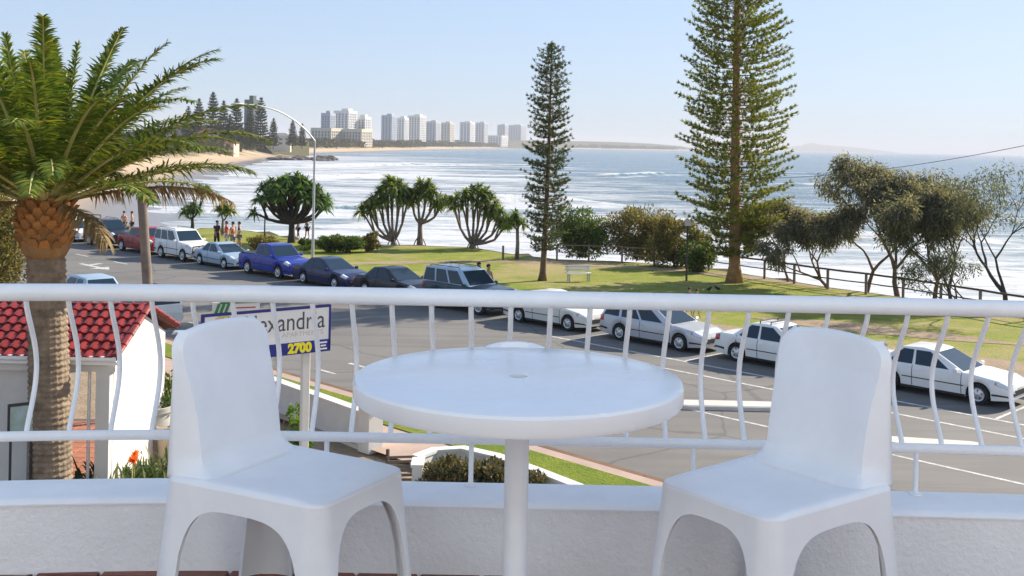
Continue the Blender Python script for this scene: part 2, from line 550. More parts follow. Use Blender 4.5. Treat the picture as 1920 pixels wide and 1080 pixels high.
# ------------------------------------------------------------------ sea
def build_sea():
    rr = np.concatenate([np.geomspace(45, 620, 420), np.geomspace(640, 45000, 70)])
    aa = np.radians(np.linspace(-62, 95, 330))
    Rr, Aa = np.meshgrid(rr, aa, indexing='ij')
    X = (Rr * np.sin(Aa)).ravel(); Y = (Rr * np.cos(Aa)).ravel()
    P = np.stack([X, Y], 1)
    ds = dist_poly(P, SHORE)
    dc = dist_poly(P, [(p.x, p.y) for p in COAST])
    Z = np.full(len(X), SEA)
    near = np.clip(1 - (np.hypot(X, Y) - 250) / 500, 0, 1)
    Z += near * (0.22 * np.sin(Y * 0.16 + 0.9 * np.sin(X * 0.021) + X * 0.012) + 0.14 * np.sin(Y * 0.37 + X * 0.05 + 1.5 * np.sin(X * 0.045)))
    foam = 0.16 + 0.39 * np.exp(-(ds / 150.0) ** 2) + 0.20 * np.exp(-(ds / 430.0) ** 2) + 0.34 * np.exp(-(dc / 30.0) ** 2)
    foam = np.where(np.hypot(X, Y) > 900, foam * 0.75, foam)
    shallow = 0.10 + 0.42 * np.exp(-(dc / 110.0) ** 2)
    ridges = [([(500, 398), (580, 394), (660, 390), (760, 387), (870, 384), (960, 383), (1080, 383), (1200, 388)], 1.7, 1.0),
              ([(1330, 462), (1400, 456), (1450, 450), (1560, 446), (1700, 448), (1900, 458), (2000, 464)], 1.3, 0.9),
              ([(330, 352), (420, 341), (560, 334), (760, 330), (900, 331), (1060, 335)], 1.3, 0.25),
              ([(420, 319), (560, 312), (760, 309), (960, 310), (1100, 314)], 1.3, 0.1),
              ([(700, 430), (850, 428), (1000, 432), (1100, 440)], 0.8, 0.35),
              ([(1100, 331), (1250, 326), (1400, 325), (1500, 327), (1650, 334)], 1.0, 0.5),
              ([(1420, 350), (1560, 346), (1750, 352), (1930, 362)], 0.9, 0.4),
              ([(560, 430), (640, 424), (720, 424)], 0.9, 0.8)]
    for pts, H, teal in ridges:
        w = [gr(px, py, SEA) for px, py in pts]
        xs = np.array([p.x for p in w]); ys = np.array([p.y for p in w])
        o = np.argsort(xs); xs, ys = xs[o], ys[o]
        yl = np.interp(X, xs, ys) + 1.2 * np.sin(X * 0.11) + 0.8 * np.sin(X * 0.27 + 1)
        sc = np.clip(yl / 200.0, 0.7, 2.2)
        end = np.clip(np.minimum(X - xs[0], xs[-1] - X) / 14.0, 0, 1)
        end = end * (0.72 + 0.28 * np.sin(X * 0.06 + len(pts)))
        q = (Y - yl) / sc
        prof = np.where(q < 0, np.exp(-(q / 2.6) ** 2), np.exp(-(q / 6.5) ** 2)) * end
        Z += prof * H
        face = np.exp(-((q + 2.2) / 2.6) ** 2) * end
        patchy = np.clip(0.45 + 0.9 * np.sin(X * 0.045 + 2.1 * len(pts)) * np.sin(X * 0.017 + 1.3), 0, 1)
        shallow += teal * face * 0.9 * patchy
        foam -= 0.50 * teal * face * patchy
        foam += (0.75 * np.exp(-((q - 2.2) / 2.6) ** 2) + 0.35 * np.exp(-((q - 9) / 6.0) ** 2)) * end
        foam += 0.34 * np.exp(-((q + 9.5) / 4.0) ** 2) * end
    n_r, n_a = len(rr), len(aa)
    i = (np.arange(n_r - 1)[:, None] * n_a + np.arange(n_a - 1)[None, :]).ravel()
    f = np.stack([i, i + 1, i + n_a + 1, i + n_a], 1)[:, ::-1]
    me = np_mesh('sea', np.stack([X, Y, Z], 1), f)
    for nm, arr in (('foam', foam), ('shallow', np.clip(shallow, 0, 1))):
        a = me.attributes.new(nm, 'FLOAT', 'POINT')
        a.data.foreach_set('value', arr.astype(np.float32))
    me.polygons.foreach_set('use_smooth', [True] * len(me.polygons))
    tag(link('sea', me, 'sea_water'), 'pale blue sea with white breaking surf and foam', kind='structure')
build_sea()

# ------------------------------------------------------------------ beach and far coast
def build_beach():
    # resample the shore
    pts = []
    for a, b in zip(SHORE[:-1], SHORE[1:]):
        a, b = np.array(a, float), np.array(b, float)
        k = max(2, int(np.linalg.norm(b - a) / max(6, 0.03 * np.linalg.norm(a))))
        for i in range(k):
            pts.append(a + (b - a) * i / k)
    pts.append(np.array(SHORE[-1], float))
    pts = np.array(pts)
    for _ in range(6):
        pts[1:-1] = (pts[:-2] + 2 * pts[1:-1] + pts[2:]) / 4
    t = np.gradient(pts, axis=0); t = unit(t)
    nrm = np.stack([-t[:, 1], t[:, 0]], 1)                 # inland = left of the travel direction
    prof = [(-40, -7.5, 0.0), (-12, -4.9, 0.0), (0, -4.05, 0.1), (10, -3.7, 0.25), (20, -3.2, 0.36), (34, -2.2, 0.5), (48, -1.0, 0.62), (58, 0.2, 0.72), (68, 1.6, 0.82), (110, 2.2, 0.9), (260, 3.0, 1.0), (900, 5.0, 1.0)]
    V, A = [], []
    for p, n in zip(pts, nrm):
        d = np.linalg.norm(p)
        wsc = np.interp(d, [90, 200, 400, 700, 1200, 5000], [0.7, 0.8, 0.55, 0.45, 0.5, 1.6])
        for o, z, ac in prof:
            q = p + n * o * wsc
            nn = (q[0] + q[1]) * Q
            zz = z
            if q[1] < 130 and nn < 52:
                zz = min(z, -0.35 if nn < 40 else -0.35)
            if nn < 36.5 and q[1] < 180:
                zz = min(zz, -0.35)
            V.append((q[0], q[1], zz)); A.append(ac)
    m = len(prof)
    i = (np.arange(len(pts) - 1)[:, None] * m + np.arange(m - 1)[None, :]).ravel()
    f = np.stack([i, i + m, i + m + 1, i + 1], 1)[:, ::-1]
    me = np_mesh('beach', V, f)
    a = me.attributes.new('across', 'FLOAT', 'POINT')
    a.data.foreach_set('value', np.array(A, np.float32))
    me.polygons.foreach_set('use_smooth', [True] * len(me.polygons))
    tag(link('beach', me, 'beach_sand'), 'curved sandy beach running to the far towers', kind='structure')
build_beach()

# ------------------------------------------------------------------ ground, road, park
def sheet(name, poly, z, m, parent=None, label=None, kind='structure'):
    bm = bmesh.new()
    vs = [bm.verts.new((p[0], p[1], z)) for p in poly]
    es = [bm.edges.new((vs[i], vs[(i + 1) % len(vs)])) for i in range(len(vs))]
    bmesh.ops.triangle_fill(bm, edges=es, use_beauty=True, normal=(0, 0, 1))
    bmesh.ops.recalc_face_normals(bm, faces=bm.faces)
    for f in bm.faces:
        if f.normal.z < 0:
            f.normal_flip()
    me = bpy.data.meshes.new(name)
    bm.to_mesh(me); bm.free()
    o = link(name, me, m, parent)
    if parent is None:
        tag(o, label, kind=kind)
    return o
inland = [(-34, 91)] + [(p.x, p.y) for p in COAST[1:]]
sheet('ground', [(120, -120), (-400, -120), (-400, 440), (-120, 160)] + inland, -0.03, 'dirt', label='bare earth under the street and park')
S0, S1 = -260.0, 90.0
def strip(n0, n1, s0=S0, s1=S1):
    return [sn(s0, n0)[:2], sn(s1, n0)[:2], sn(s1, n1)[:2], sn(s0, n1)[:2]]
road = sheet('road', strip(19.5, 34.6), 0.0, 'asphalt', label='grey asphalt street with faded white lane markings')
# park lawn behind the far kerb
S_l = [sn(-90, 34.78)[:2], sn(60, 34.78)[:2]]
park_poly = [tuple(sn(-92, 34.78)[:2]), tuple(sn(40, 34.78)[:2])] + [tuple(p[:2]) for p in reversed(COAST[1:-2])] + [(-36, 92)]
park = sheet('park_lawn', park_poly, 0.12, 'park_grass', label='sunlit park lawn with worn sandy patches')
def kerb(name, n0, n1, s0, s1, label, m='kerb', h=0.12):
    mb = MB()
    k = int((s1 - s0) / 4)
    for i in range(k):
        a, b = s0 + (s1 - s0) * i / k, s0 + (s1 - s0) * (i + 1) / k - 0.03
        c = sn((a + b) / 2, (n0 + n1) / 2, h / 2)
        mb.cbox(c, (b - a, abs(n1 - n0), h + 0.02), 0.02, R(-45))
    return tag(mb.build(name, m), label, kind='structure')
kerb('kerb_far', 34.6, 34.775, -110, 40, 'concrete kerb beside the parked cars')
kerb('kerb_near', 19.28, 19.5, -60, 30, 'brown stained kerb on the near side of the street', 'gutter_brown', 0.10)
sheet('near_path', strip(18.9, 19.275, -60, 30), 0.115, 'pink_path', label='narrow pinkish footpath beside the near kerb')
sheet('verge', strip(17.75, 18.9, -60, 30), 0.12, 'verge_grass', label='strip of bright green verge grass')
sheet('garden_path', strip(16.1, 17.75, -60, 30), 0.10, 'pink_path', label='pale path behind the verge')
# dirt footpath behind the parked cars and the park paths (4 mm above the lawn)
def ribbon(pts, w, z, name, m, label, wob=0.25):
    pts = [Vector((p[0], p[1], 0)) for p in pts]
    ws = [w] * len(pts) if isinstance(w, (int, float)) else w
    L, Rr = [], []
    fine, fw = [], []
    for (a, b), (wa, wb) in zip(zip(pts[:-1], pts[1:]), zip(ws[:-1], ws[1:])):
        k = max(2, int((b - a).length / 1.2))
        for i in range(k):
            fine.append(a.lerp(b, i / k)); fw.append(wa + (wb - wa) * i / k)
    fine.append(pts[-1]); fw.append(ws[-1])
    for _ in range(12):
        fine[1:-1] = [(fine[i - 1] + fine[i] * 2 + fine[i + 1]) / 4 for i in range(1, len(fine) - 1)]
    rows = []
    for i, p in enumerate(fine):
        t = (fine[min(i + 1, len(fine) - 1)] - fine[max(i - 1, 0)]).normalized()
        n = Vector((-t.y, t.x, 0))
        a = fw[i] / 2 * (1 + wob * 0.5 * math.sin(i * 0.7 + 1) + random.uniform(-wob, wob) * 0.4)
        b = fw[i] / 2 * (1 + wob * 0.5 * math.sin(i * 0.5) + random.uniform(-wob, wob) * 0.4)
        rows.append([(p.x + n.x * a, p.y + n.y * a, z), (p.x - n.x * b, p.y - n.y * b, z)])
    mb = MB().grid(rows)
    mb.f = [tuple(reversed(q)) for q in mb.f] if True else mb.f
    o = mb.build(name, m)
    # make sure it faces up
    if o.data.polygons[0].normal.z < 0:
        o.data.flip_normals()
    return tag(o, label, kind='structure')
ribbon([sn(-80, 36.2), sn(-55, 36.2), sn(-40, 36.0), sn(-28, 36.4), sn(-20, 37.0), sn(-10, 38.0), sn(2, 39.6), sn(20, 42)], [1.8, 1.9, 2.0, 3.0, 4.2, 5.2, 6.4, 7.5], 0.125, 'kerbside_path', 'dirt', 'sandy worn footpath behind the parked cars', 0.08)
ribbon([gr(600, 500), gr(700, 496), gr(850, 494), gr(1000, 493), gr(1120, 499), gr(1250, 510), gr(1400, 521), gr(1560, 548)], [0.3, 1.5, 1.5, 1.5, 1.5, 1.5, 1.5, 0.3], 0.130, 'park_path', 'dirt', 'pale path crossing the lawn past the pines', 0.1)
ribbon([gr(1400, 600), gr(1500, 607), gr(1620, 618), gr(1760, 640), gr(1940, 655)], [0.05, 1.6, 2.4, 1.8, 0.1], 0.134, 'worn_patch', 'dirt', 'long bare sandy patch worn into the right hand lawn', 0.3)
# sea cliff below the park edge
def build_cliff():
    pts = [Vector((p.x, p.y, 0)) for p in COAST[:-1]]
    fine = []
    for a, b in zip(pts[:-1], pts[1:]):
        k = max(2, int((b - a).length / 1.0))
        fine += [a.lerp(b, i / k) for i in range(k)]
    fine.append(pts[-1])
    rows = []
    prof = [(-0.6, 0.10), (0.0, 0.13), (0.5, 0.0), (1.5, -0.7), (2.8, -1.9), (4.2, -3.2), (6.5, -4.6), (9.0, -6.5)]
    for i, p in enumerate(fine):
        t = (fine[min(i + 3, len(fine) - 1)] - fine[max(i - 3, 0)]).normalized()
        n = Vector((-t.y, t.x, 0))
        rows.append([(p.x + n.x * (o + (random.uniform(-.4, .4) if j > 1 else 0)), p.y + n.y * (o + (random.uniform(-.4, .4) if j > 1 else 0)), z + (random.uniform(-.25, .25) if j > 1 else 0)) for j, (o, z) in enumerate(prof)])
    o = MB().grid(rows).build('cliff', 'cliff')
    if o.data.polygons[5].normal.z < 0:
        o.data.flip_normals()
    tag(o, 'low scrubby bank dropping from the park to the sea', kind='structure')
build_cliff()

# road markings: each mark its own part of the road
def mark(name, poly, z=0.004, m='road_paint'):
    o = sheet(name, poly, z, m, parent=road)
    return o
def line_mark(name, s0, s1, n, w=0.12, z=0.004):
    return mark(name, [sn(s0, n - w / 2)[:2], sn(s1, n - w / 2)[:2], sn(s1, n + w / 2)[:2], sn(s0, n + w / 2)[:2]], z)
for s in np.arange(-62, -2, 3.6):
    if s < -20:
        line_mark('lane_dash', s, s + 1.3, 22.1, 0.14)
for s in np.arange(-45, -24, 3.6):
    line_mark('lane_dash', s + 1.0, s + 2.1, 20.75, 0.12)
line_mark('centre_line', -28, 6, 25.6, 0.11)
line_mark('parking_line', -29, 6, 31.2, 0.13)
line_mark('edge_line', -25, 6, 29.7, 0.12)
for s in np.arange(-84, -58, 5.3):
    line_mark('lane_dash', s, s + 1.8, 29.4, 0.13)
for s in (-27.9, -22.6, -17.3, -12.0):
    mark('bay_line', [sn(s, 31.3)[:2], sn(s + 0.1, 31.3)[:2], sn(s + 0.1, 34.3)[:2], sn(s, 34.3)[:2]])
# turn arrow on the far left
def arrow(s, n, k=1.0):
    P = [(-1.6, -0.12), (0.6, -0.12), (0.6, -0.5), (1.7, 0.0), (0.6, 0.5), (0.6, 0.12), (-0.6, 0.12), (-0.9, 0.9), (-1.2, 0.8), (-0.95, 0.12), (-1.6, 0.12)]
    mark('turn_arrow', [sn(s + a * k, n + b * k)[:2] for a, b in P])
arrow(-61.0, 27.4, 1.15)
arrow(-70.5, 27.6, 1.0)
# concrete traffic islands
def island(px0, py0, px1, py1, w, label):
    a, b = gr(px0, py0), gr(px1, py1)
    d = (b - a); L = d.length; rz = math.atan2(d.y, d.x)
    mb = MB()
    n = 20
    ring = []
    for r_, z in ((0.0, 0.0), (0.0, 0.10), (0.05, 0.13)):
        row = []
        for i in range(n):
            ang = 2 * math.pi * i / n
            ex = L / 2 - w / 2
            x = (ex if math.cos(ang) > 0 else -ex) + (w / 2 - r_) * math.cos(ang)
            row.append((x, (w / 2 - r_) * math.sin(ang), z))
        ring.append(row)
    vs = [p for r in ring for p in r]
    fs = [(r * n + i, r * n + (i + 1) % n, r * n + n + (i + 1) % n, r * n + n + i) for r in range(2) for i in range(n)]
    fs.append(tuple(range(2 * n, 3 * n)))
    mb.add(vs, fs)
    c = (a + b) / 2
    tag(mb.build('traffic_island', 'island_concrete', loc=(c.x, c.y, 0.002), rz=rz), label, 'traffic island', 'traffic islands')
island(1262, 762, 1475, 767, 0.75, 'pale concrete traffic island beside the right chair back')
island(1655, 832, 1850, 845, 0.75, 'pale concrete traffic island just above the lower rail at right')

# ------------------------------------------------------------------ balcony
FL = EYE - 1.373                       # balcony floor level
def rail_y(x):
    return 3.62 - 0.085 * max(0.0, -0.7 - x) ** 2 - 0.03 * max(0.0, x - 1.0) ** 2
XS = [-2.6 + 5.6 * i / 70 for i in range(71)]
def offs(x, o):                        # point offset outward from the rail line
    e = 0.01
    t = Vector((2 * e, rail_y(x + e) - rail_y(x - e), 0)).normalized()
    n = Vector((-t.y, t.x, 0))
    return Vector((x, rail_y(x), 0)) + n * o
fl = MB()
rows = [[(p.x, p.y, FL - 0.012) for p in [offs(x, 0.03) for x in XS]], [(x, -3.34, FL - 0.012) for x in XS]]
o = fl.grid(rows).build('balcony_floor', 'grout')
if o.data.polygons[0].normal.z < 0: o.data.flip_normals()
tag(o, 'red brown tiled balcony floor', kind='structure')
tm = MB().cbox((0, 0, 0), (0.19, 0.19, 0.02), 0.004).mesh('tile')
for i in range(-11, 14):
    for j in range(12):
        x, y = i * 0.2 + 0.03, 3.52 - j * 0.2
        if y < rail_y(x) + 0.04:
            link('tile', tm, 'floor_tile', o, (x, y, FL - 0.008))
# low rendered parapet
def band(o0, o1, z0, z1, r=0.0):
    """closed strip following the rail line between two offsets"""
    rows = []
    for x in XS:
        a, b = offs(x, o0), offs(x, o1)
        rows.append([(a.x, a.y, z0), (a.x, a.y, z1 - r), (a.x + (b.x - a.x) * 0.04, a.y + (b.y - a.y) * 0.04, z1 - r * 0.3),
                     (a.x + (b.x - a.x) * 0.12, a.y + (b.y - a.y) * 0.12, z1), (b.x - (b.x - a.x) * 0.06, b.y - (b.y - a.y) * 0.06, z1), (b.x, b.y, z1 - r), (b.x, b.y, z0), (a.x, a.y, z0)])
    return MB().grid(rows)
par = thing('balcony_parapet', 'low white rendered balcony wall under the railing', 'parapet', (0, 0, 0))
w = band(-0.140, 0.07, FL - 1.2, FL + 0.214, 0.0).build('wall', 'stucco_white', par, True, 35)
cp = band(-0.146, 0.076, FL + 0.2145, FL + 0.234, 0.014).build('coping', 'wall_cap', par, True, 40)
for q in (w, cp):
    bm = bmesh.new(); bm.from_mesh(q.data); bmesh.ops.recalc_face_normals(bm, faces=bm.faces); bm.to_mesh(q.data); bm.free()
rail = thing('balcony_railing', 'white tubular balcony railing with pot bellied balusters', 'railing', (0, 0, FL))
Z_T, Z_B = 0.864, 0.388
def path(o, z, r, name, n=16, flat=1.0):
    MB().tube([offs(x, o) + Vector((0, 0, z)) for x in XS], r, n, True, flat).build(name, 'rail_white', rail, True, 50)
path(0.0, Z_T, 0.0285, 'top_rail')
path(0.03, Z_B, 0.0165, 'bottom_rail')
def baluster(x):
    pts = []
    for i in range(15):
        t = i / 14
        b = 0.03 * t + 0.125 * math.sin(math.pi * t ** 1.12) ** 1.25
        pts.append(offs(x, b) + Vector((0, 0, Z_T - 0.02 + (Z_B - Z_T + 0.02) * t)))
    MB().tube(pts, 0.0088, 8, False).build('baluster', 'rail_white', rail, True)
x = at(660, 570, 3.62).x
i = -17
while i < 24:
    bx_ = x + i * 0.1315
    if -2.55 < bx_ < 2.9:
        baluster(bx_)
    i += 1
for px in (335, 612, 883, 1300, 1716):
    xx = at(px, 880, 3.65).x
    p = offs(xx, 0.03)
    MB().tube([p + Vector((0, 0, 0.225)), p + Vector((0, 0, Z_B - 0.01))], 0.0085, 10).build('post', 'rail_white', rail, True, 50)
    MB().lathe([(0.022, 0.0), (0.022, 0.004), (0.012, 0.008)], 12, (p.x, p.y, 0.2345)).build('post_flange', 'rail_white', rail, True, 40)

# host building: unseen wing added to block the sun, rear wall tinted to bounce light
pm('bounce_blue', (0.74, 0.82, 0.90), 0.85, 0.06, 3, 0.5, 50)  # invented pale blue, so the rear wall bounces cool light
bld = thing('apartment_building', 'apartment building around the balcony with an unseen wing added to block the sun', 'building', (0, 0, 0))
MB().box((4.4, 6.5, 5.6), (0.6, 3.8, 11.4)).build('sun_blocking_wing', 'stucco_white', bld)  # unseen blade of wall, added only to keep sun off the balcony
MB().box((0.0, -3.6, 6.5), (18.0, 0.5, 13.0)).build('rear_wall', 'bounce_blue', bld)  # unseen; height and tint set so its sunlit face brightens the balcony
MB().box((-0.2, -3.32, FL + 1.06), (2.2, 0.06, 2.1)).build('door_glass', 'dark_metal', bld)
MB().box((0.2, 0.1, FL - 0.16), (5.6, 6.8, 0.25)).build('floor_slab', 'stucco_white', bld)
for zz in (1.5, 4.4):
    for yy in (6.4,):
        f = MB().box((4.09, yy, zz + 1.0), (0.03, 1.5, 1.4)).build('window', 'dark_metal', bld)  # window invented along with the added wing
        MB().box((4.075, yy, zz + 0.26), (0.09, 1.66, 0.08)).build('sill', 'wall_cap', f)

# ------------------------------------------------------------------ table
tc = gr(972, 705, FL + 0.742)
TR = 0.448
tab = thing('round_table', 'round white resin table on a central pole between two chairs', 'table', (tc.x, tc.y, FL))
N = 96
top = MB()
prof = [(0.026, 0.742), (0.30, 0.742), (TR - 0.012, 0.7420), (TR - 0.005, 0.740), (TR, 0.733), (TR, 0.697), (TR - 0.004, 0.688), (TR - 0.012, 0.686), (TR - 0.03, 0.694), (0.10, 0.700), (0.026, 0.705), (0.026, 0.742)]
vs, fs = [], []
for r_, z in prof:
    for j in range(N):
        a = 2 * math.pi * j / N
        vs.append((r_ * math.cos(a), r_ * math.sin(a), z))
for i in range(len(prof) - 1):
    for j in range(N):
        q = (j + 1) % N
        fs.append((i * N + q, i * N + j, i * N + N + j, i * N + N + q))
top.add(vs, fs)
o = top.build('tabletop', 'table_white', tab, True, 30)
bm = bmesh.new(); bm.from_mesh(o.data); bmesh.ops.recalc_face_normals(bm, faces=bm.faces); bm.to_mesh(o.data); bm.free()
MB().lathe([(0.0245, 0.0), (0.0245, 0.012)], 20, (0, 0, 0.6935)).build('hole_dark_disc', 'dark_metal', tab)  # dark disc painting the shade inside the umbrella hole
# small raised lug on the far rim
lug = []
for j in range(25):
    u = -1 + 2 * j / 24
    h = 0.017 * max(0.0, 1 - u * u) ** 0.9
    a = R(91) + u * 0.215
    lug.append([((TR - k) * math.cos(a), (TR - k) * math.sin(a), z) for k, z in ((0.001, 0.70), (0.001, 0.738 + h), (0.006, 0.742 + h), (0.020, 0.7425 + h * 0.9), (0.028, 0.738))])
o = MB().grid(lug).build('rim_lug', 'table_white', tab, True, 60)
MB().lathe([(0.033, 0.03), (0.033, 0.60), (0.036, 0.68), (0.05, 0.699)], 32).build('pole', 'white_plastic', tab, True, 40)
MB().lathe([(0.25, 0.0), (0.255, 0.012), (0.23, 0.03), (0.10, 0.05), (0.045, 0.075), (0.036, 0.10)], 48).build('base', 'white_plastic', tab, True, 50)

# ------------------------------------------------------------------ moulded chairs
def build_chair(name, label, cx, cy, heading):
    ch = thing(name, label, 'chair', (cx, cy, FL), heading, 'moulded chairs at the table')
    UF, UR = 0.222, -0.318                     # front and rear of the base (rear flange stands behind the backrest)
    HF, HR = 0.205, 0.222
    cr = 0.055
    ZT = 0.424
    # perimeter of the base, corner by corner, finely sampled
    corners = [(UF, -HF), (UF, HF), (UR, HR), (UR, -HR)]
    per = []                                   # (u, v, nu, nv, w distance to nearest corner, side)
    for k in range(4):
        a = Vector(corners[k]); b = Vector(corners[(k + 1) % 4])
        d = (b - a); L = d.length; d.normalize()
        nrm = Vector((d.y, -d.x))
        ns = 44
        for i in range(ns):
            tt = 0.5 - 0.5 * math.cos(math.pi * (i + 0.5) / ns)
            tt = 0.55 * tt + 0.45 * (i + 0.5) / ns
            p = a + d * (L * tt)
            w = min(L * tt, L * (1 - tt))
            nn = nrm.copy()
            if w < cr:                          # round the corner
                far = tt > 0.5
                c2 = b if far else a
                dd = -d if far else d
                nxt = (Vector(corners[(k + 2) % 4]) - b).normalized() if far else (Vector(corners[(k - 1) % 4]) - a).normalized()
                cen = c2 + dd * cr + nxt * cr
                ang = (1 - w / cr) * math.pi / 4
                nn = (-nxt * math.cos(ang) - dd * math.sin(ang)).normalized()
                p = cen + nn * cr
            per.append((p.x, p.y, nn.x, nn.y, w, k, L))
    lw = {0: 0.045, 1: 0.062, 2: 0.062, 3: 0.062}
    rows_n, JC, ZCUT = 22, 8, 0.29
    n = len(per)
    grid = []
    for (u, v, nu, nv, w, k, L) in per:
        m = L / 2
        l0 = lw[k]
        # the rear leg is wider on the sides
        if k in (1, 3):
            rear = (u < -0.03)
            l0 = 0.074 if rear else 0.044
        za = 0.380 if k == 0 else 0.370
        if w <= l0:
            b = 0.0
        else:
            q = (m - w) / (m - l0)
            b = za * max(0.0, 1 - q ** 3.6) ** (1 / 3.6)
        col = []
        for j in range(rows_n + 1):
            if b >= ZCUT or j <= JC:
                z = ZT + (max(b, ZCUT) - ZT) * (j / JC if b < ZCUT else j / rows_n)
            else:
                z = ZCUT + (b - ZCUT) * (j - JC) / (rows_n - JC)
            sp = 0.045 * (1 - z / ZT) ** 1.1
            # legs taper: pull towards the corner handled by the arch itself
            col.append(Vector((u + nu * sp * (1.2 if k in (0, 2) else 1), v + nv * sp, z)))
        last = col[-1]
        col.append(Vector((last.x - nu * 0.012, last.y - nv * 0.012, last.z + 0.001)))   # turned-in edge
        grid.append(col)
    # split: apron = upper, legs by nearest corner
    def corner_of(p):
        return (0 if p.x > 0 else 2) + (0 if p.y > 0 else 1)
    ap = MB(); legs = [MB() for _ in range(4)]
    vv = [p for c in grid for p in c]
    K = rows_n + 2
    used = {}
    def put(mb, key, quad):
        idx = []
        for q in quad:
            if (key, q) not in used:
                used[(key, q)] = len(mb.v)
                mb.v.append(tuple(vv[q]))
            idx.append(used[(key, q)])
        mb.f.append(tuple(idx))
    for i in range(n):
        i2 = (i + 1) % n
        for j in range(rows_n + 1):
            quad = (i * K + j, i2 * K + j, i2 * K + j + 1, i * K + j + 1)
            # cells keep a common height band per column pair: legs are the full-height columns' lower rows
            full = max(grid[i][-2].z, grid[i2][-2].z) < ZCUT
            if j >= JC and full:
                c = corner_of(vv[quad[0]])
                put(legs[c], c, quad)
            else:
                put(ap, 'a', quad)
    def fin(mb, nm, thick=0.006, sub=0):
        return mb.build(nm, 'white_plastic', ch, True, 50)
    fin(ap, 'apron')
    for l in legs:
        fin(l, 'leg')
    # seat: rings shrinking from the rim of the base, slightly dished, waterfall front
    mid = Vector((-0.02, 0, 0))
    seat = MB()
    rings = [(0.0, 0.424, 1), (0.003, 0.431, 1), (0.010, 0.4365, 1), (0.020, 0.4385, 1), (0.020, 0.437, .86), (0.020, 0.432, .66), (0.020, 0.4285, .42)]
    vs = []
    for ins, z, scl in rings:
        for (u, v, nu, nv, w, k, L) in per:
            p = Vector((u - nu * ins, v - nv * ins))
            p = Vector((-0.02 + (p.x + 0.02) * scl, p.y * scl))
            zz = z - (0.008 * max(0.0, (p.x - 0.12) / 0.1) ** 2 if ins > 0.004 else 0)
            vs.append((p.x, p.y, zz))
    vs.append((-0.02, 0, 0.427))
    fs = []
    for r in range(len(rings) - 1):
        for i in range(n):
            i2 = (i + 1) % n
            fs.append((r * n + i, r * n + i2, r * n + n + i2, r * n + n + i))
    last = (len(rings) - 1) * n
    for i in range(n):
        fs.append((last + i, last + (i + 1) % n, len(vs) - 1))
    seat.add(vs, fs)
    o = seat.build('seat', 'white_plastic', ch, True)
    bm = bmesh.new(); bm.from_mesh(o.data); bmesh.ops.recalc_face_normals(bm, faces=bm.faces); bm.to_mesh(o.data); bm.free()
    # backrest with turned side flanges
    rows = []
    NT = 40
    for i in range(NT + 1):
        t = i / NT
        hw = 0.172 + 0.016 * t - 0.006 * math.sin(math.pi * t)
        if t < 0.16:
            hw += 0.03 * (1 - t / 0.16) ** 2
        hr = 0.206 - 0.012 * t
        if t > 0.80:
            q = (t - 0.80) / 0.20
            hw -= 0.040 * q ** 3.6
            hr -= 0.034 * q ** 3.6
        uc = -0.226 - 0.078 * t ** 1.1 + 0.010 * math.sin(math.pi * min(1, t * 1.3))
        if t < 0.16:
            uc += 0.06 * (1 - t / 0.16) ** 2.2
        z = 0.428 + 0.392 * t + (0.012 * (1 - t / 0.16) ** 2 * 0 if t < 0.16 else 0)
        fl_d = max(0.020, uc - UR - 0.010 - 0.004 * t)
        row = []
        # rear edge of left flange -> front face -> rear edge of right flange
        for k in range(5):
            row.append((uc - fl_d + (fl_d - 0.008) * k / 4 , hw + (hr - hw) * (1 - k / 4) ** 0.9, z))
        for k in range(21):
            v = -1 + 2 * k / 20
            vv_ = -v * (hw - 0.006)
            crown = 0.012 * t ** 3 * (1 - v * v) * (1 if t > 0.5 else 0)
            row.append((uc - 0.004 * (abs(v) ** 8) + 0.012 * (v * v) * (1 - t * 0.3), vv_, z + crown))
        for k in range(5):
            row.append((uc - 0.008 - (fl_d - 0.008) * k / 4, -hw - (hr - hw) * (k / 4) ** 0.9, z))
        rows.append(row)
    # roll the top edge backwards
    tp = rows[-1]
    for dz, du in ((0.006, -0.006), (0.006, -0.016), (-0.004, -0.024)):
        rows.append([(p[0] + du, p[1] * 0.995, p[2] + dz) for p in tp])
    o = MB().grid(rows).build('backrest', 'white_plastic', ch, True, 48)
    md = o.modifiers.new('thickness', 'SOLIDIFY'); md.thickness = 0.005; md.offset = 0
    return ch
build_chair('plastic_chair', 'white moulded plastic chair left of the table, facing right', -0.575, 3.09, R(-28))
build_chair('plastic_chair', 'white moulded plastic chair right of the table, facing left', 0.725, 3.07, R(218))

